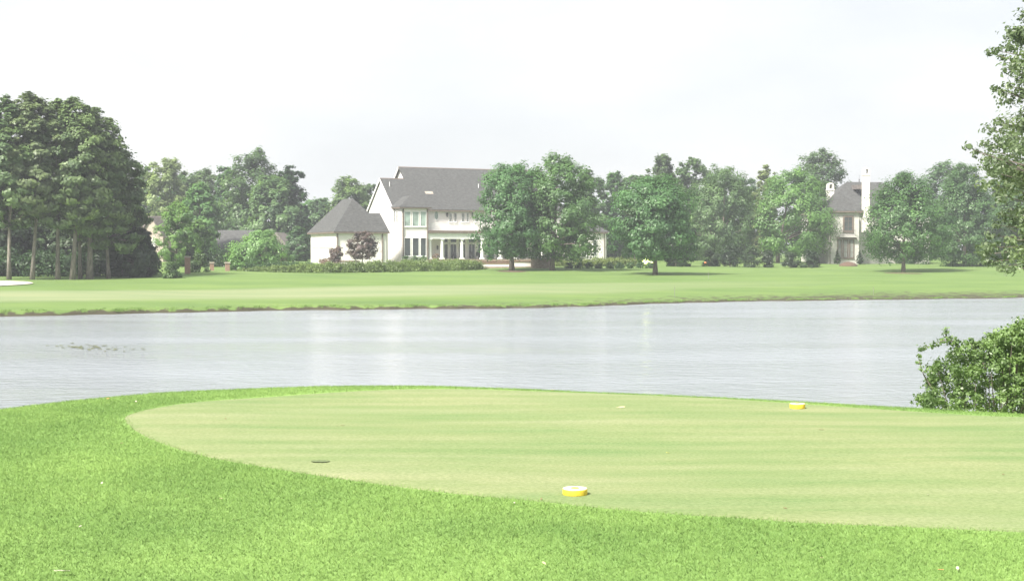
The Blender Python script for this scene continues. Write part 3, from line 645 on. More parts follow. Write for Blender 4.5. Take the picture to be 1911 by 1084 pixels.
def window(h, x0, x1, y0, y1, v, glassm, fw=.07, muntin=0, trans=0, label=None, framem='white_trim', recess=True):
    u0, z1 = h.front(x0, y0, v); u1, z0 = h.front(x1, y1, v); u1 = h.front(x1, y0, v)[0]
    mb = MB(); d0, d1 = v-.09, v+.02
    mb.box(u0, u1, d0, d1, z0-.02, z0+fw).box(u0, u1, d0, d1, z1-fw, z1).box(u0, u0+fw, d0+.004, d1, z0+fw, z1-fw).box(u1-fw, u1, d0+.004, d1, z0+fw, z1-fw)
    mb.box(u0-.05, u1+.05, v-.13, v+.01, z0-.09, z0-.022)
    w = mb.build('window', M[framem], h.root, label=label)
    MB().box(u0+fw, u1-fw, v-.035, v+.01, z0+fw, z1-fw).build('pane', M[glassm], w)
    if muntin or trans:
        mb = MB()
        for k in range(1, muntin+1): uu = u0+(u1-u0)*k/(muntin+1); mb.box(uu-.02, uu+.02, v-.06, v-.036, z0+fw, z1-fw)
        for k in range(1, trans+1): zz = z0+(z1-z0)*k/(trans+1); mb.box(u0+fw, u1-fw, v-.064, v-.037, zz-.02, zz+.02)
        mb.build('glazing_bar', M[framem], w)
    return w
def side_window(h, x0, x1, y0, y1, u, glassm, fw=.06, name='window', framem='white_trim'):
    va, z1 = h.side(x0, y0, u); vb, z0 = h.side(x1, y1, u); v0, v1 = min(va, vb), max(va, vb)
    mb = MB(); d0, d1 = u-.08, u+.02
    mb.box(d0, d1, v0, v1, z0, z0+fw).box(d0, d1, v0, v1, z1-fw, z1).box(d0+.004, d1, v0, v0+fw, z0+fw, z1-fw).box(d0+.004, d1, v1-fw, v1, z0+fw, z1-fw)
    w = mb.build(name, M[framem], h.root); MB().box(u-.035, u+.01, v0+fw, v1-fw, z0+fw, z1-fw).build('pane', M[glassm], w); return w
def hip_roof(h, u0, u1, v0, v1, ze, zr, m, ov=.35, along='auto', inset=None, cut=None, name='roof'):
    u0 -= ov; u1 += ov; v0 -= ov; v1 += ov; wu, wv = u1-u0, v1-v0
    if wu >= wv: k = inset or wv/2; r0, r1 = (u0+k, (v0+v1)/2, zr), (u1-k, (v0+v1)/2, zr)
    else: k = inset or wu/2; r0, r1 = ((u0+u1)/2, v0+k, zr), ((u0+u1)/2, v1-k, zr)
    a, b, c, d = (u0, v0, ze), (u1, v0, ze), (u1, v1, ze), (u0, v1, ze)
    fs = ([(0, 1, 5, 4), (1, 2, 5), (2, 3, 4, 5), (3, 0, 4)] if wu >= wv else [(0, 1, 4), (1, 2, 5, 4), (2, 3, 5), (3, 0, 4, 5)])
    mb = MB().poly([a, b, c, d, r0, r1], fs + [(3, 2, 1, 0)])
    o = mb.build(name, m, h.root)
    MB().box(u0+.02, u1-.02, v0+.02, v1-.02, ze-.2, ze-.004).build('eave_trim', M['gutter'], o); return o

H = Frame(735, 172, R(25), 'white_house', 'large white two-storey house with grey roofs, porch and garage wing')
PB = H.side(749, 470, 0)[0]               # front of the bay (negative v)
ZE = H.front(850, 389, 0)[1]
V1, Z1 = H.side(711, 335, 0); sl_ = (Z1-ZE)/V1
V2 = V1*1.4
for _ in range(20):
    U2 = H.front(748, 314, V2)[0]; Z2 = H.front(748, 314, V2)[1]; V2 = .5*V2+.5*(Z2-ZE)/sl_
UR = H.front(1048, 400, 0)[0]
bot = -.6
H.b('wall', M['white_wall'], MB().prism([(0, bot), (2*V1, bot), (2*V1, ZE), (V1, Z1), (0, ZE)], 0, U2))
H.b('wall', M['white_wall'], MB().prism([(0, bot), (2*V2, bot), (2*V2, ZE), (V2, Z2), (0, ZE)], U2, UR))
ov = .4
def gable_roof(u0, u1, v1, z1, front=True):
    s = sl_; mb = MB()
    mb.slab([(u0, -ov, ZE-ov*s), (u1, -ov, ZE-ov*s), (u1, v1, z1), (u0, v1, z1)], .14)
    mb.slab([(u0, 2*v1+ov, ZE-ov*s), (u0, v1, z1+.001), (u1, v1, z1+.001), (u1, 2*v1+ov, ZE-ov*s)], .14)
    return H.b('roof', M['roof'], mb)
rf = gable_roof(-.2, U2-.36, V1, Z1); 
for u in (-.25,):
    mb = MB()
    mb.poly([(u, -ov, ZE-ov*sl_-.16), (u, V1, Z1-.16), (u, V1, Z1+.17), (u, -ov, ZE-ov*sl_+.17), (u+.05, -ov, ZE-ov*sl_-.16), (u+.05, V1, Z1-.16), (u+.05, V1, Z1+.17), (u+.05, -ov, ZE-ov*sl_+.17)],
            [(0, 3, 2, 1), (4, 5, 6, 7), (0, 1, 5, 4), (1, 2, 6, 5), (2, 3, 7, 6), (3, 0, 4, 7)]).build('rake_board', M['white_trim'], rf)
    mb = MB(); w2 = 2*V1+ov
    mb.poly([(u, w2, ZE-ov*sl_-.16), (u, V1, Z1-.16), (u, V1, Z1+.17), (u, w2, ZE-ov*sl_+.17), (u+.05, w2, ZE-ov*sl_-.16), (u+.05, V1, Z1-.16), (u+.05, V1, Z1+.17), (u+.05, w2, ZE-ov*sl_+.17)],
            [(0, 3, 2, 1), (4, 5, 6, 7), (0, 1, 5, 4), (1, 2, 6, 5), (2, 3, 7, 6), (3, 0, 4, 7)]).build('rake_board', M['white_trim'], rf)
rf2 = gable_roof(U2-.355, UR+.35, V2, Z2)
for sgn in (0, 1):
    va = -ov if sgn == 0 else 2*V2+ov; u = U2-.42; mb = MB()
    mb.poly([(u, va, ZE-ov*sl_-.16), (u, V2, Z2-.16), (u, V2, Z2+.17), (u, va, ZE-ov*sl_+.17), (u+.06, va, ZE-ov*sl_-.16), (u+.06, V2, Z2-.16), (u+.06, V2, Z2+.17), (u+.06, va, ZE-ov*sl_+.17)],
            [(0, 3, 2, 1), (4, 5, 6, 7), (0, 1, 5, 4), (1, 2, 6, 5), (2, 3, 7, 6), (3, 0, 4, 7)])
    if sgn: mb.build('rake_board', M['white_trim'], rf2)
MB().box(-.36, UR+.36, V2-.0, V2+.0001, Z2+.1, Z2+.1001)
for (u0, u1, v, z) in ((-.2, U2-.4, V1, Z1), (U2-.37, UR+.36, V2, Z2)):
    MB().tube([(u0, v, z+.1), (u1, v, z+.1)], [.11, .11], 8).build('ridge_cap', M['gutter'], rf if v == V1 else rf2)
UB = H.front(799, 430, PB)[0]
H.b('bay_wall', M['white_wall'], MB().box(0, UB, PB, -.002, bot, ZE-.02), label='two-storey square bay of the white house')
zr = H.front(766, 365, PB/2)[1]; k = (UB+.7)/2; vb = (zr-ZE)/sl_
bayroof = H.b('bay_roof', M['roof'], MB().poly([(-.4, PB-.4, ZE-.02), (UB+.4, PB-.4, ZE-.02), (UB+.4, -.1, ZE-.02), (-.4, -.1, ZE-.02), (UB/2, PB-.4+k*.9, zr), (UB/2, vb+.3, zr), (UB+.4, .2, ZE+.1), (-.4, .2, ZE+.1)],
    [(0, 1, 4), (1, 2, 6, 5, 4), (0, 4, 5, 7, 3), (3, 2, 1, 0)]))
MB().box(-.36, UB+.36, PB-.36, -.05, ZE-.2, ZE-.024).build('eave_trim', M['gutter'], bayroof)
MB().box(U2-.3, UR+.3, -ov-.1, -ov+.02, ZE-ov*sl_-.12, ZE-ov*sl_+.06).build('gutter', M['gutter'], rf2)
def downspout(px, y0, y1, v, dv=-.08):
    u, z1 = H.front(px, y0, v); z0 = H.front(px, y1, v)[1]
    H.b('downspout', M['gutter'], MB().tube([(u, v+dv, z0), (u, v+dv, z1-.2), (u, v+dv-.12, z1)], [.085, .085, .085], 8))
downspout(752, 390, 487, PB); downspout(797.5, 390, 487, PB)
WX = [(754, 766.5), (769, 782), (784, 795.5)]
for k, (x0, x1) in enumerate(WX):
    window(H, x0, x1, 394.5, 423, PB, 'glass_blind', .07, label='tall upper bay window with a green blind')
    window(H, x0, x1, 443.5, 478, PB, 'glass', .07, 0, 0, label='tall dark lower bay window')
u0, z1 = H.front(790, 447, PB); u1, z0 = H.front(795, 476, PB)
side_window(H, 735.6, 738.2, 394, 416, 0, 'glass'); side_window(H, 740.2, 743.2, 394, 416, 0, 'glass')
# oval window
u, z = H.front(814, 402.5, 0); hw, hh = .24, .52; mb = MB(); n = 24
ring_ = lambda f, v: [(u+hw*f*math.cos(2*math.pi*k/n), v, z+hh*f*math.sin(2*math.pi*k/n)) for k in range(n)]
mb.poly(ring_(1.25, -.08)+ring_(1, -.08)+ring_(1.25, .01), [(k, (k+1) % n, n+(k+1) % n, n+k) for k in range(n)] + [(k, 2*n+k, 2*n+(k+1) % n, (k+1) % n) for k in range(n)])
ow = mb.build('window', M['white_trim'], H.root, label='small oval upper window'); MB().poly(ring_(1.02, -.04), [tuple(range(n))]).build('pane', M['glass_blind'], ow)
for x0, x1 in ((837.5, 843.5), (846.5, 852.5), (861, 867), (869.5, 875), (886, 892), (894.5, 900.5), (922, 930), (946, 954), (975, 983), (1003, 1011), (1028, 1036)):
    window(H, x0, x1, 397.5, 414.5, 0, 'glass_grey', .06, 0, 1)
def lantern(px, py, v):
    u, z = H.front(px, py, v); mb = MB().box(u-.02, u+.02, v-.14, v+.01, z+.22, z+.26)
    mb.lathe([(.03, z-.3), (.1, z-.24), (.12, z+.1), (.15, z+.14), (.02, z+.28)], 8, (u, v-.16)); H.b('wall_lantern', M['metal_dark'], mb)
lantern(834, 401, 0); lantern(881, 401, 0); lantern(816, 462, 0)
# porch
VP = PB+.25; UP1 = H.front(1022, 450, VP)[0]; zfl = .35
H.b('porch_floor', M['stone'], MB().box(UB+.01, UP1+.4, PB-.15, -.004, bot, zfl))
zb0 = H.front(850, 446, VP)[1]; zb1 = H.front(850, 437.5, VP)[1]; zrf = H.front(850, 430.5, VP)[1]
H.b('porch_beam', M['white_trim'], MB().box(UB+.004, UP1+.3, VP-.2, VP+.2, zb0, zb1).box(UB+.004, UP1+.36, VP-.28, VP+.24, zb1+.002, zb1+.14))
H.b('porch_ceiling', M['white_trim'], MB().box(UB+.006, UP1+.2, VP+.21, -.004, zb0+.25, zb0+.33))
H.b('porch_roof', M['gutter'], MB().box(UB+.004, UP1+.5, VP-.42, -.006, zb1+.145, zrf))
for px in (802.5, 825, 862, 899.5, 933, 959, 1012):
    u = H.front(px, 470, VP)[0]; mb = MB()
    mb.box(u-.27, u+.27, VP-.27, VP+.27, zfl+.002, zfl+.16).lathe([(.23, zfl+.162), (.21, zfl+.3), (.2, zfl+1.0), (.165, zb0-.22), (.2, zb0-.17), (.21, zb0-.1)], 18, (u, VP)).box(u-.24, u+.24, VP-.24, VP+.24, zb0-.098, zb0-.003)
    H.b('column', M['white_trim'], mb, smooth=False)
# balcony railing on the porch roof
mb = MB(); zt = zrf+.95; mb.box(UB+.05, UP1+.2, VP-.1, VP-.04, zt-.07, zt).box(UB+.05, UP1+.2, VP-.09, VP-.05, zrf+.08, zrf+.13)
u = UB+.1
while u < UP1+.2: mb.box(u-.018, u+.018, VP-.088, VP-.052, zrf, zt-.05); u += .16
H.b('balcony_railing', M['white_trim'], mb)
for x0, x1 in ((828, 836), (839.5, 852), (856, 868.5), (873.5, 886.5), (891, 897.5), (908, 922.5), (925, 931), (940, 952), (968, 980), (992, 1004)):
    window(H, x0, x1, 442.5, 453, 0, 'glass', .07, label='transom window over the porch doors')
    window(H, x0, x1, 455, 484.5, 0, 'glass', .08, 1 if x1-x0 > 9 else 0, 0, label='tall glazed porch door')
# roof vents and skylight
def vent(px, y0, y1, hgt):
    d = ray(px, y1); o = Vector((0, 0, HC)); best = None
    for t in np.arange(165, 190, .05):
        p = o+d*t; q = p-H.o; v = q.dot(H.n)
        if p.z-H.z0 <= ZE+sl_*v: best = (q.dot(H.e), v, p.z-H.z0); break
    if best:
        u, v, z = best; H.b('vent_pipe', M['pipe'], MB().lathe([(.15, z-.1), (.12, z+.12), (.05, z+.16), (.05, z+hgt), (.055, z+hgt+.03)], 10, (u, v)))
    return best
vent(727, 340, 350, .72); vent(893, 344, 353.5, .72)
bs = vent(800.5, 361, 362.5, .1)
if bs:
    u, v, z = bs; hh = .22
    H.b('skylight', M['tan_wall'], MB().slab([(u-.55, v-hh, z-hh*sl_+.12), (u+.55, v-hh, z-hh*sl_+.12), (u+.55, v+hh, z+hh*sl_+.12), (u-.55, v+hh, z+hh*sl_+.12)], .1))
# right wing
VW = -1.2; W0 = UR-3.5; W1, WZ = H.front(1131.5, 433, VW); 
H.b('wall', M['white_wall'], MB().box(UR+.002, W1, VW, 7, bot, WZ))
hip_roof(H, UR+.1, W1, VW, 7, WZ+.001, H.front(1090, 399, VW+3)[1], M['roof'])
u, z = H.front(1127, 440, VW); z0 = H.front(1127, 484, VW)[1]
H.b('downspout', M['gutter'], MB().tube([(W1-.35, VW-.08, z0), (W1-.35, VW-.08, WZ-.1)], [.06, .06], 8))
for x0, x1 in ((1062, 1072), (1085, 1095), (1106, 1114)): window(H, x0, x1, 447, 478, VW, 'glass', .08, 1, 1)
# garage wing
g = at_y(627, 480, 159.5); GU, GV = (g-H.o).dot(H.e), (g-H.o).dot(H.n)
GZ = H.front(650, 432.5, GV)[1]; GU1 = H.front(720.5, 450, GV)[0]; GV1 = H.side(580, 450, GU)[0]
gb = -1.0
H.b('garage_wall', M['white_wall'], MB().box(GU, GU1, GV, GV1, gb, GZ))
vmid = GV+(GU1-GU)/2; gz_ = H.front(651, 370, vmid)[1]
hip_roof(H, GU, GU1, GV, GV1, GZ+.001, gz_, M['roof'], .38, name='garage_roof')
LV0 = GV+1.3; LV1 = GV1-.8; LVM = LV0+2.6; LU1 = H.front(724, 450, LV0)[0]; LE = H.front(727.5, 433, LV0-.3)[0]
LR, LZ = H.front(709, 398, LVM); LL = GU1-3.2
H.b('garage_link_wall', M['white_wall'], MB().box(GU1-.5, LU1, LV0, LV1, gb, GZ-.003))
H.b('garage_link_roof', M['roof'], MB().poly([(LL, LV0-.3, GZ+.004), (LE, LV0-.3, GZ+.004), (LE, LV1, GZ+.004), (LL, LV1, GZ+.004), (LL, LVM, LZ), (LR, LVM, LZ)], [(0, 1, 5, 4), (1, 2, 5), (2, 3, 4, 5), (3, 0, 4), (3, 2, 1, 0)]))
for px in (629.5, 713.5):
    u = H.front(px, 450, GV)[0]; H.b('downspout', M['gutter'], MB().tube([(u, GV-.08, gb+.3), (u, GV-.08, GZ-.35), (u, GV-.25, GZ-.15)], [.085]*3, 8))
for (x0, x1) in ((609.5, 620), (596, 607), (583.5, 593.5)):
    va, z1 = H.side(x1, 464, GU); vb, z0 = H.side(x0, 494, GU); z0 = gb+.3
    v0, v1 = min(va, vb), max(va, vb); gd = MB().box(GU-.05, GU+.02, v0, v1, z0, z1).build('garage_door', M['pipe'], H.root)
    for k in range(4):
        zz = z0+(z1-z0)*(k+.08)/4; MB().box(GU-.075, GU-.051, v0+.12, v1-.12, zz, zz+(z1-z0)/4*.84).build('panel', M['white_trim'], gd)
    MB().box(GU-.085, GU+.01, v0-.1, v1+.1, z1+.002, z1+.14).build('door_head', M['tan_wall'], gd)
side_window(H, 722.6, 724.6, 458, 480, 0, 'glass')

# terrace wall in front of the porch
T = Frame(893, on_ground(893, 501).y, R(9), 'terrace_wall', 'low white terrace wall with red brick coping in front of the porch', 'wall')
tl = T.front(1003, 495, 0)[0]; zt_ = T.front(930, 486.5, 0)[1]; zm = T.front(930, 492.5, 0)[1]; zl = T.front(930, 497.5, 0)[1]
T.b('stone_base', M['stone'], MB().box(-.15, tl+.15, -.12, .5, -.6, zl)); T.b('rendered_panel', M['white_wall'], MB().box(0, tl, 0, .4, zl+.002, zt_-.12))
nb = 34
brick_me = MB().box(-tl/nb*.46, tl/nb*.46, -.09, .45, 0, .115).mesh('brick', M['brick'])
for k in range(nb):
    o = link('brick', brick_me, T.root); o.location = (tl*(k+.5)/nb, 0, zt_-.118)
half = T.front(958, 490, 0)[0]; n2 = 22; bh = (zt_-.13-zm)/4
bme = MB().box(-half/n2*.47, half/n2*.47, -.05, 0, 0, bh*.88).mesh('brick', M['brick'])
for rrow in range(4):
    for k in range(n2):
        o = link('brick', bme, T.root); o.location = (half*(k+.5*(rrow % 2)+.3)/n2, -.003, zm+rrow*bh)
SPY = on_ground(1009, 501).y+1.1
SP = Frame(1009, SPY, 0, 'brick_spa', 'round raised brick spa basin at the right end of the terrace wall', 'spa')
rs = (1027-990)/2*SPY/F; zs = at_y(1009, 481.5, SPY).z-SP.z0
SP.b('basin', M['stone'], MB().lathe([(rs, -.5), (rs, zs-.12), (rs-.25, zs-.118), (rs-.27, zs-.3)], 40))
for k in range(24):
    an = 2*math.pi*k/24; ca, sa = math.cos(an), math.sin(an); w = rs*.12
    q = [(ca*(rs+.06)-sa*w, sa*(rs+.06)+ca*w), (ca*(rs+.06)+sa*w, sa*(rs+.06)-ca*w), (ca*(rs-.3)+sa*w*.75, sa*(rs-.3)-ca*w*.75), (ca*(rs-.3)-sa*w*.75, sa*(rs-.3)+ca*w*.75)]
    MB().slab([(x, y, zs-.115) for x, y in q], .115).build('coping_stone', M['stone'], SP.root)
GWl = Frame(632, 150.5, R(20), 'garden_wall', 'short low white garden wall with brick top below the purple-leaved tree', 'wall')
l = GWl.front(671, 490, 0)[0]; z = GWl.front(650, 486.5, 0)[1]
GWl.b('rendered_panel', M['white_wall'], MB().box(0, l, 0, .3, -.4, z-.1)); nb = 12
bme = MB().box(-l/nb*.47, l/nb*.47, -.06, .36, 0, .1).mesh('brick', M['brick'])
for k in range(nb): o = link('brick', bme, GWl.root); o.location = (l*(k+.5)/nb, 0, z-.098)
# porch furniture
def chair(loc, rz, label):
    o = empty('patio_chair', loc, rz, label=label, cat='chair', group='dark chairs on the porch')
    MB().box(-.26, .26, -.26, .26, .40, .45).build('seat', M['metal_dark'], o); MB().box(-.26, .26, .22, .26, .45, .95).build('backrest', M['metal_dark'], o)
    for x in (-.23, .23):
        for y in (-.23, .23): MB().box(x-.02, x+.02, y-.02, y+.02, 0, .40).build('leg', M['metal_dark'], o)
        MB().box(x-.025, x+.025, -.24, .24, .62, .66).build('armrest', M['metal_dark'], o)
def on_house(u, v, z): return H.o+H.e*u+H.n*v+Vector((0, 0, z))
for k, (px, rz, lb) in enumerate([(848, .2, 'dark porch chair between the first two free columns'), (880, 2.4, 'dark porch chair left of the middle column'), (891, -.6, 'dark porch chair beside the middle column'), (948, .5, 'dark porch chair behind the oak trunk')]):
    u = H.front(px, 482, -1.4)[0]; chair(on_house(u, -1.4, zfl), H.a+rz, lb)

# cream house
C = Frame(1547, 183, R(6), 'cream_house', 'cream stone two-storey house with steep grey roof and two tall chimneys')
ce = C.front(1580, 394, 0)[1]; cu1 = C.front(1603, 440, 0)[0]
C.b('wall', M['cream_wall'], MB().box(0, cu1, 0, 4, -.6, ce)); 
cz = C.front(1583, 358, 3)[1]
mr0 = C.front(1556, 390, 3)[0]; mr1 = C.front(1735, 400, 3)[0]
C.b('wall', M['cream_wall'], MB().box(.35, mr1, 3.002, 13, -.6, ce-.003))
hip_roof(C, 0, cu1, 0, 5.0, ce+.001, cz, M['roof'], .45, inset=2.2)
mz = C.front(1620, 340, 8)[1]; hip_roof(C, .35, mr1, 3.0, 13, ce+.006, mz, M['roof'], .45)
def chimney(x0, x1, yt, yb, v, d=.8):
    u0, z1 = C.front(x0, yt, v); u1, z0 = C.front(x1, yb, v); w = u1-u0; um = (u0+u1)/2; zs = z1-w*.95
    ch = C.b('chimney', M['chimney'], MB().box(u0, u1, v, v+d, z0-3.0, zs))
    mb = MB(); n = 12; ri, ro = w*.27, w*.5; hh = w*.95-ro
    outer = [(um-ro, zs)]+[(um-ro*math.cos(math.pi*k/n), zs+hh+ro*math.sin(math.pi*k/n)) for k in range(n+1)]+[(um+ro, zs)]
    inner = [(um-ri, zs)]+[(um-ri*math.cos(math.pi*k/n), zs+hh+ri*math.sin(math.pi*k/n)) for k in range(n+1)]+[(um+ri, zs)]
    m_ = len(outer); vs = [(a, v, b) for a, b in outer]+[(a, v, b) for a, b in inner]+[(a, v+d, b) for a, b in outer]+[(a, v+d, b) for a, b in inner]
    fs = []
    for k in range(m_-1): fs += [(k, k+1, m_+k+1, m_+k), (2*m_+k+1, 2*m_+k, 3*m_+k, 3*m_+k+1), (k+1, k, 2*m_+k, 2*m_+k+1), (m_+k, m_+k+1, 3*m_+k+1, 3*m_+k)]
    mb.poly(vs, fs).build('arched_cap', M['chimney'], ch)
    MB().box(u0-.06, u1+.06, v-.06, v+d+.06, zs-.25, zs-.1).build('band', M['chimney'], ch)
chimney(1545.5, 1556.5, 341, 384, 3.5); chimney(1612.5, 1623, 313, 392, -.35+.0)
MB_ = MB(); u, z = C.front(1603.5, 340, 8); MB_.lathe([(.14, z-.3), (.12, z), (.05, z+.15), (.09, z+.35), (.02, z+.5), (.012, z+1.0)], 8, (u, 8)); C.b('finial', M['metal_dark'], MB_)
u, z = C.front(1604, 352, 5.2); C.b('dormer_vent', M['roof_brown'], MB().prism([(4.6, z-.1), (7, z-.1), (7, z+.55), (4.75, z+.5)], u-.5, u+.5))
cw = window(C, 1573, 1593, 402.5, 433, 0, 'glass', .22, 1, 2, label='upper window with dark shutters', framem='gutter')
u0, z1 = C.front(1567, 436, -.45); u1, z0 = C.front(1598, 443, -.45)
bal = C.b('balcony', M['cream_wall'], MB().box(u0, u1, -.6, -.003, z0, z0+.18)); mb = MB().box(u0+.05, u1-.05, -.58, -.54, z0+.95, z0+1.0); u = u0+.06
while u < u1: mb.box(u-.012, u+.012, -.57, -.55, z0+.182, z0+.95); u += .13
mb.build('railing', M['metal_dark'], bal)
for x0, x1 in ((1562.5, 1571), (1572.5, 1583), (1584.5, 1594)): window(C, x0, x1, 447, 482, 0, 'glass_grey', .14, 0, 2, framem='gutter', label='dark-framed french door')
C.b('door_canopy', M['gutter'], MB().slab([(C.front(1560, 445, 0)[0], -.5, C.front(1560, 446, 0)[1]), (C.front(1597, 445, 0)[0], -.5, C.front(1560, 446, 0)[1]), (C.front(1597, 445, 0)[0], -.01, C.front(1560, 443, 0)[1]), (C.front(1560, 445, 0)[0], -.01, C.front(1560, 443, 0)[1])], .08))
C.b('downspout', M['gutter'], MB().tube([(.12, -.08, -.2), (.12, -.08, ce-.1)], [.06, .06], 8))
for x, lb in ((1562, 'left'), (1604, 'right')):
    _sd[0] += 7; b = ground_at(x, 180.5)
    put_tree('topiary_conifer', make_tree_meshes('con', 'cone', 1.9, .1, .5, .5, _sd[0], 1300, .13, .08, M['broad_dark'], M['bark'], .04, (0, 0), 30, 4), b, 'small clipped cone at the '+lb+' of the cream house doors', group='topiary cones')
b = ground_at(1583, 172); mb = MB(); pr = [(1.25, -.1), (1.15, .12), (.85, .36), (.4, .5), (.05, .55)]
mb.lathe(pr, 22).build('mulch_mound', M['mulch'], smooth=True, label='rounded heap of red-brown mulch before the cream house', cat='mulch').location = b
# left houses
Bh = Frame(384, 176, R(-4), 'brick_house', 'low brick house with a long grey roof behind the left garden')
be = Bh.front(400, 468, 0)[1]; bu = Bh.front(468, 450, 0)[0]; br = Bh.front(400, 431, 4.2)[1]; bu2 = Bh.front(556, 450, 0)[0]
Bh.b('wall', M['brick'], MB().box(.3, bu2-1, 0, 8.4, -.5, be))
mb = MB().slab([(0, -.5, be-.3), (bu, -.5, be-.3), (bu, 4.2, br), (0, 4.2, br)], .12).slab([(0, 8.9, be-.3), (0, 4.2, br+.001), (bu, 4.2, br+.001), (bu, 8.9, be-.3)], .12)
Bh.b('roof', M['roof'], mb)
Bh.b('gable_wall', M['brick'], MB().prism([(0, be), (8.4, be), (4.2, br-.1)], .3, .6)); Bh.b('gable_wall', M['brick'], MB().prism([(0, be), (8.4, be), (4.2, br-.1)], bu-.5, bu-.25))
hip_roof(Bh, bu+.6, bu2-.8, -1.2, 8.4, be-.1, Bh.front(525, 434, 3.5)[1], M['roof_brown'], .4)
u, z = Bh.front(393, 455, .6); Bh.b('chimney', M['brick'], MB().box(u-.3, u+.3, .5, 1.1, z-1.5, z).box(u-.36, u+.36, .44, 1.16, z+.001, z+.12))
for x0, x1 in ((408, 416), (430, 438), (452, 460)): window(Bh, x0, x1, 473, 486, 0, 'glass', .08, 1, 1)
Th = Frame(246, 168, R(-18), 'tan_house', 'tan house with crossed gables glimpsed between the pines and bright garden tree')
te = Th.front(286, 441, 0)[1]; tu = Th.front(312, 440, 0)[0]
Th.b('wall', M['tan_wall'], MB().box(0, tu, 0, 9, -.5, te))
rz1 = Th.front(286, 404, 2)[1]
Th.b('roof', M['roof_brown'], MB().slab([(-.4, -.4, te-.25), (tu+.4, -.4, te-.25), (tu+.4, 4.5, rz1), (-.4, 4.5, rz1)], .12).slab([(-.4, 9.4, te-.25), (-.4, 4.5, rz1+.001), (tu+.4, 4.5, rz1+.001), (tu+.4, 9.4, te-.25)], .12))
ug, zg = Th.front(283, 405, -1); wg = 1.6
Th.b('front_gable', M['tan_wall'], MB().poly([(ug-wg, -1, -.5), (ug+wg, -1, -.5), (ug+wg, -1, te), (ug, -1, zg), (ug-wg, -1, te), (ug-wg, -.004, -.5), (ug+wg, -.004, -.5), (ug+wg, -.004, te), (ug, -.004, zg), (ug-wg, -.004, te)], [(0, 1, 2, 3, 4), (9, 8, 7, 6, 5), (1, 6, 7, 2), (0, 4, 9, 5), (2, 7, 8, 3), (3, 8, 9, 4)]))
Th.b('gable_roof', M['roof_brown'], MB().slab([(ug-wg-.3, -1.3, te-.25), (ug, -1.3, zg+.01), (ug, 4, zg+.01), (ug-wg-.3, 4, te-.25)], .1).slab([(ug+wg+.3, -1.3, te-.25), (ug+wg+.3, 4, te-.25), (ug, 4, zg+.012), (ug, -1.3, zg+.012)], .1))
window(Th, 284, 290, 445, 460, -1, 'glass', .08, 1, 1)
# brick pillars
for k, (x, yt, yb, w, lb) in enumerate([(350, 478, 511, 10, 'tallest weathered brick pillar, left of the rounded shrub'), (395.5, 489, 505, 7, 'brick pillar in the middle of the left garden pillars'), (424.5, 489, 506, 8, 'pinkish brick pillar right of the garden opening')]):
    b = on_ground(x, yb); s = b.y/F; hw = w*s/2; hh = at_y(x, yt, b.y).z-b.z
    o = empty('brick_pillar', b, .3, label=lb, cat='pillar', group='brick garden pillars')
    MB().box(-hw, hw, -hw, hw, -.2, hh-.14).build('shaft', M['brick'], o); MB().box(-hw-.05, hw+.05, -hw-.05, hw+.05, hh-.138, hh).build('cap', M['tan_wall'], o)

# mulch rings under lawn oaks, stakes, ball
for x, y, rr, lb in ((1686, 510.5, 2.1, 'wide brown mulch ring under the oak right of the cream house'), (955, 507, 1.5, 'thin brown mulch ring under the oak before the porch')):
    c = on_ground(x, y); mb = MB(); pts = [(0, 0, .07)]
    for s_, dz in ((.5, .07), (.85, .05), (1, .015)):
        for k in range(28): an = 2*math.pi*k/28; q = rr*s_*(1+.08*math.sin(4*an)+.05*math.sin(7*an)); pts.append((q*math.cos(an), q*math.sin(an), g1(c.x+q*math.cos(an), c.y+q*math.sin(an))-c.z+dz))
    fs = [(0, 1+k, 1+(k+1) % 28) for k in range(28)]+[(1+a*28+k, 1+(a+1)*28+k, 1+(a+1)*28+(k+1) % 28, 1+a*28+(k+1) % 28) for a in range(2) for k in range(28)]
    mb.poly(pts, fs).build('mulch_ring', M['mulch'], smooth=True, label=lb, cat='mulch').location = c
for x, yb, hgt, lb in ((1322, 521, .75, 'thin pale stake on the lawn below the small orange ball'), (1259, 556, .75, 'thin stake on the far bank right of centre'), (1630, 551, .6, 'thin stake on the far bank below the mulch ring')):
    b = on_ground(x, yb); o = empty('stake', b, label=lb, cat='stake', group='thin course stakes')
    MB().lathe([(.013, -.2), (.013, hgt-.06), (.006, hgt)], 8).build('post', M['grey_stake'], o); MB().lathe([(.015, hgt-.14), (.015, hgt-.07)], 8).build('band', M['gutter'], o)
b = on_ground(1316, 494); mb = MB(); mb.lathe([(.02, 0), (.13, .03), (.2, .12), (.22, .2), (.2, .3), (.13, .38), (.02, .42)], 16)
mb.build('ball', M['orange'], smooth=True, label='small orange ball on the lawn edge below the dark shrubs', cat='ball').location = b

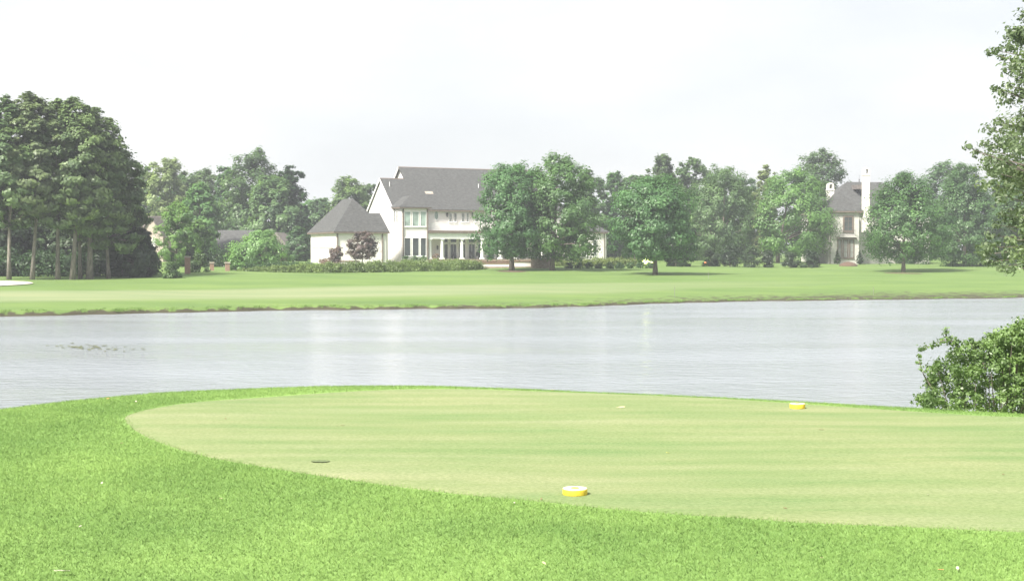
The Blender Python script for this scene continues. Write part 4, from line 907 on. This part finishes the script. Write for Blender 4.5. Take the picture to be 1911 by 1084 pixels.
# ------------------------------------------------------------------ near things
# right-hand overhanging tree
def near_tree():
    base = Vector((13.7, 29, g1(13.7, 29))); r = np.random.default_rng(77); Hh = 13.5
    C = []; RC = []
    limb_pts = []
    # limb tips laid out from the photograph's outline (depth of the crown 26 to 32 m)
    prof = [(505, 1835), (470, 1822), (440, 1835), (400, 1850), (350, 1828), (310, 1815), (285, 1797), (265, 1812), (240, 1838), (200, 1905), (175, 1850), (150, 1868), (100, 1848), (85, 1838), (50, 1888), (10, 1900), (-50, 1890), (-120, 1900), (-200, 1930), (-300, 1990), (-380, 2030)]
    ys, xl = np.array([p[0] for p in prof][::-1]), np.array([p[1] for p in prof][::-1])
    axx = 955.5+13.4/29*F
    for k in range(900):
        y = r.uniform(-380, 505) if k < 420 else r.uniform(-40, 505); xe = np.interp(y, ys, xl); hw = axx-xe
        th = r.uniform(0, 2*math.pi); q = r.uniform(0, 1)**.5
        dy = math.sin(th)*q*hw*29/F*.95; x = axx+math.cos(th)*q*(hw-9)
        C.append(at_y(x, y, 29+dy)); RC.append(r.uniform(.16, .36))
    for (y, x) in [(275, 1806), (285, 1822), (270, 1835), (282, 1848), (98, 1846), (95, 1858), (108, 1868), (165, 1858), (172, 1870), (160, 1882), (240, 1846), (228, 1862), (490, 1842), (475, 1836), (462, 1850), (500, 1868), (505, 1885), (488, 1860), (440, 1845), (420, 1858), (300, 1842), (320, 1850), (345, 1858), (330, 1880), (310, 1870), (365, 1870), (400, 1868), (60, 1892), (130, 1880), (145, 1900), (30, 1905), (75, 1905)]:
        C.append(at_y(x, y, 29+r.normal(0, .5))); RC.append(r.uniform(.10, .17)); limb_pts.append(len(C)-1)
    C = np.array(C); RC = np.array(RC); keep = C[:, 2] > g1(13, 29)+1.2; 
    V, Fc, tone = leaves(78, C-np.array(base), RC, np.clip((RC/.3)**2*150, 32, 200).astype(int), .105, .058, .75)
    mb = MB(); ax = lambda z: Vector((-.35*math.sin(z*.22), .2*math.sin(z*.31), z))
    mb.tube([ax(-.3)]+[ax(z) for z in np.linspace(0, 11.5, 9)], [.34]+[.28-.025*k for k in range(9)], 12)
    for q in limb_pts+list(r.integers(0, 900, 90)):
        c = Vector(C[q])-base; z0 = max(1.8, min(c.z-.45*math.hypot(c.x, c.y)*.8, 11)); p0 = ax(z0)
        mid = p0.lerp(c, .5)+Vector((r.normal(0, .12), r.normal(0, .12), .12)); m2 = p0.lerp(c, .8)+Vector((r.normal(0, .06), r.normal(0, .06), .1))
        mb.tube([p0, mid, m2, c], [.055, .03, .014, .005], 5, False)
    o = empty('oak_tree', base, label='near tree at the right edge, its leafy branches overhanging the lake', cat='tree')
    mb.build('trunk', M['bark'], o, True); link('crown', np_mesh('crown', V, Fc, M['oak_near'], tone), o)
near_tree()
def near_bush():
    r = np.random.default_rng(55); Yb = 16.4; cx = at_y(1870, 700, Yb).x; base = Vector((cx, Yb, g1(cx, Yb)))
    outl = [(770, 1712), (755, 1703), (735, 1712), (718, 1728), (700, 1716), (688, 1712), (672, 1735), (655, 1765), (645, 1790), (636, 1830), (622, 1845), (612, 1868), (608, 1890)]
    ys, xl = np.array([p[0] for p in outl][::-1]), np.array([p[1] for p in outl][::-1]); C = []; RC = []
    for k in range(560):
        y = 800-195*r.uniform(0, 1)**.9; xe = np.interp(y, ys, xl)+8; xr = 2080-.0*(800-y); t = r.uniform(0, 1); x = xe+(xr-xe)*t
        dep = .85*math.sqrt(max(0, 1-((y-800)/200)**2))+.1
        C.append(at_y(x, y, Yb+r.uniform(-1, 1)*dep*.8)); RC.append(r.uniform(.045, .11))
    arch = [(1748, 641), (1758, 636), (1768, 632), (1776, 633), (1784, 634), (1790, 638), (1738, 646), (1728, 648), (1720, 651), (1765, 622), (1764, 615), (1800, 640), (1798, 648), (1812, 636), (1822, 642), (1716, 664), (1714, 676), (1718, 690), (1770, 640), (1779, 640), (1786, 646), (1793, 652)]
    for x, y in arch: C.append(at_y(x, y, Yb-.1+r.normal(0, .05))); RC.append(r.uniform(.03, .05))
    C = np.array(C); RC = np.array(RC); C[:, 2] = np.maximum(C[:, 2], gz(C[:, 0], C[:, 1])+.05)
    cnt = np.clip((RC/.08)**2*62, 12, 110).astype(int)
    V, Fc, tone = leaves(56, C-np.array(base), RC, (cnt*1.4).astype(int), .043, .028, .85)
    mb = MB()
    for q in list(r.integers(0, 560, 90)):
        c = Vector(C[q])-base; s0 = Vector((c.x*.45, c.y*.3, g1(base.x+c.x*.45, base.y+c.y*.3)-base.z-.04)); mid = s0.lerp(c, .55)+Vector((r.normal(0, .05), r.normal(0, .05), .06)); mb.tube([s0, mid, c], [.014, .009, .003], 5, False)
    pts = lambda l: [tuple(at_y(x, y, Yb-.1)-base) for x, y in l]
    for l in ([(1815, 720), (1808, 680), (1796, 650), (1780, 638), (1764, 634), (1745, 641), (1728, 648), (1712, 652)], [(1768, 640), (1765, 628), (1763, 613)], [(1740, 725), (1724, 700), (1717, 680), (1713, 662)], [(1840, 690), (1825, 655), (1810, 640), (1798, 640)]):
        mb.tube(pts(l), list(np.linspace(.009, .002, len(l))), 5, False)
    o = empty('waterside_bush', base, label='leafy bright green bush with arching stems at the right water edge', cat='bush')
    mb.build('stem', M['bark'], o, True); link('foliage', np_mesh('foliage', V, Fc, M['bush'], tone), o)
near_bush()
# tee markers
def tee_marker(px, py, rad, hgt, label):
    b = at_z(px, py, ZT+.008); b.z = g1(b.x, b.y)+.008
    o = empty('tee_marker', b, label=label, cat='tee marker', group='yellow tee markers')
    MB().lathe([(rad*.985, -.002), (rad, .006), (rad, hgt-.007), (rad*.985, hgt-.002)], 40).build('painted_disc', M['yellow'], o, True)
    t = MB().lathe([(rad*.98, hgt-.0015), (rad*.965, hgt+.001)], 40).build('worn_top', M['wood_top'], o)
    MB().lathe([(rad*.34, hgt+.0025), (rad*.32, hgt+.004)], 24).build('painted_spot', M['yellow'], t)
tee_marker(1073, 921.5, .082, .040, 'nearer and larger yellow tee marker disc close to the collar grass')
tee_marker(1488, 760.5, .078, .048, 'farther yellow tee marker disc near the lake edge of the tee')
# divot
b = at_z(598, 866, ZT); b.z = g1(b.x, b.y)+.014; n = 24; mb = MB()
rg = lambda f, dz: [(.07*f*math.cos(2*math.pi*k/n)*(1+.12*math.sin(3*k)), .055*f*math.sin(2*math.pi*k/n)*(1+.12*math.cos(5*k)), dz) for k in range(n)]
mb.poly(rg(1, .001)+rg(.8, -.003)+[(0, 0, -.004)], [(k, (k+1) % n, n+(k+1) % n, n+k) for k in range(n)]+[(n+k, n+(k+1) % n, 2*n) for k in range(n)])
mb.build('divot', plain('dark_divot_turf', (.07, .10, .04), (.14, .18, .075), 30), smooth=True, label='dark oval divot in the left part of the tee', cat='divot').location = b
# fallen leaves
def leaf_shape(lobed):
    out = []
    n = 26
    for k in range(n):
        t = k/n*2*math.pi; x = math.cos(t); w = .42*math.sin(t)
        if lobed: w *= 1+.55*math.cos(9*t)
        out.append((x*.5, w*.55, .10*abs(math.sin(t))+.05*math.cos(2*t)))
    return out
lm = {'pale': plain('dry_pale_leaf', (.42, .40, .31), (.52, .49, .39), 40, rough=.7), 'tan': plain('dry_tan_leaf', (.42, .34, .20), (.58, .48, .30), 40, rough=.8),
      'brown': plain('dry_brown_leaf', (.14, .11, .05), (.25, .19, .09), 40, rough=.8), 'yellow': plain('yellow_leaf', (.60, .52, .08), (.72, .62, .14), 40, rough=.7), 'orange': plain('orange_leaf', (.60, .24, .09), (.70, .33, .14), 40, rough=.7)}
def fallen_leaf(px, py, size, kind, label, lobed=False, tilt=.25, lift=.022):
    b = at_z(px, py, ZT); b.z = g1(b.x, b.y)+lift; pts = leaf_shape(lobed); pts = [(x*size, y*size, z*size) for x, y, z in pts]; n = len(pts)
    lo_ = [(x, y, z-.0012) for x, y, z in pts]
    mb = MB().poly(pts+[(0, 0, .02*size)]+lo_+[(0, 0, .02*size-.0012)], [(k, (k+1) % n, n) for k in range(n)]+[(n+1+(k+1) % n, n+1+k, 2*n+1) for k in range(n)]+[((k+1) % n, k, n+1+k, n+1+(k+1) % n) for k in range(n)])
    o = empty('fallen_leaf', b, random.uniform(0, 6), label=label, cat='leaf', group='fallen leaves on the grass'); o.rotation_euler = (tilt*random.uniform(-1, 1), tilt*random.uniform(-1, 1), random.uniform(-.5, .5) if lobed else random.uniform(0, 6))
    mb.build('blade', lm[kind], o); MB().tube([(-.5*size, 0, 0), (-.68*size, .02*size, .02*size), (-.8*size, .06*size, .07*size)], [.002, .0016, .0012], 5).build('leaf_stalk', lm[kind], o)
random.seed(4)
for a in [(118, 1074, .075, 'pale', 'large pale lobed dry leaf near the lower left corner', True), (190, 907, .035, 'pale', 'small pale leaf on the collar, left, below the tee end'), (150, 990, .04, 'pale', 'pale thin leaf above the large lobed leaf'),
          (228, 831, .04, 'tan', 'tan leaf just outside the left end of the tee'), (413, 933, .03, 'tan', 'tan sliver on the collar below the divot'), (254, 754, .05, 'pale', 'pale leaf on the bank left of the tee'), (201, 748, .04, 'orange', 'orange-pink leaf near the lake edge at the left'),
          (640, 794, .04, 'brown', 'brown leaf on the tee above the divot'), (629, 795, .025, 'brown', 'tiny brown leaf beside the brown leaf on the tee'), (421, 784, .035, 'brown', 'brown leaf near the left end of the tee'), (365, 844, .03, 'brown', 'brown leaf at the lower left tee edge'),
          (1247, 845, .03, 'yellow', 'bright yellow leaf scrap on the middle of the tee'), (1532, 803, .05, 'brown', 'brown twiggy leaf below the farther marker'), (1732, 926, .022, 'pale', 'tiny white leaf scrap on the right of the tee'), (1872, 890, .03, 'brown', 'reddish-brown scrap near the right tee edge'),
          (1754, 1073, .03, 'orange', 'orange leaf scrap in the lower right grass'), (1787, 1070, .04, 'pale', 'pale pinkish leaf beside the orange scrap'), (1015, 1060, .04, 'tan', 'tan leaf at the bottom centre of the grass'), (1533, 1053, .04, 'tan', 'tan leaf in the grass below the tee at right'),
          (1466, 952, .025, 'brown', 'dark scrap at the lower tee edge right of the nearer marker'), (1010, 934, .03, 'brown', 'dark scrap just left of the nearer marker'), (960, 941, .025, 'pale', 'pale scrap at the tee edge left of the nearer marker'), (1032, 728, .045, 'orange', 'reddish leaf at the lake edge of the tee'), (1160, 763.5, .09, 'tan', 'long tan scrap near the top of the tee')]:
    a = (a[0], a[1], a[2]*.8)+a[3:] if not (len(a) > 5) else a
    fallen_leaf(*a, lift=.012 if a[1] < 965 and a[0] > 360 else .026)
# floating weed
r = np.random.default_rng(9); mb = MB()
for k in range(55):
    x = 172+r.normal(0, 36); y = 648.5+r.normal(0, 2.6)+(.02*(x-178)); c = at_z(x, y, .012); s_ = r.uniform(.03, .11); a0 = r.uniform(0, 6)
    n = 7; ps = [(c.x+s_*math.cos(a0+2*math.pi*j/n)*r.uniform(.7, 1.2), c.y+s_*.8*math.sin(a0+2*math.pi*j/n), c.z+r.uniform(0, .02)) for j in range(n)]
    mb.poly(ps+[(c.x, c.y, c.z+.03)], [(j, (j+1) % n, n) for j in range(n)])
mb.build('water_weed', plain('floating_weed', (.05, .06, .035), (.12, .13, .06), 6), kind='stuff', label='patch of floating weed on the lake at the left')

# ------------------------------------------------------------------ haze
m, t, o = mat('haze_air'); pv = N(t, 'ShaderNodeVolumePrincipled', Density=.00075); pv.inputs['Color'].default_value = (.90, .94, 1, 1); pv.inputs['Anisotropy'].default_value = .2
t.links.new(pv.outputs[0], o.inputs['Volume'])
MB().box(-425, 425, -110, 600, -2.4, 27).build('haze', m, kind='stuff', label='thin pale summer haze')
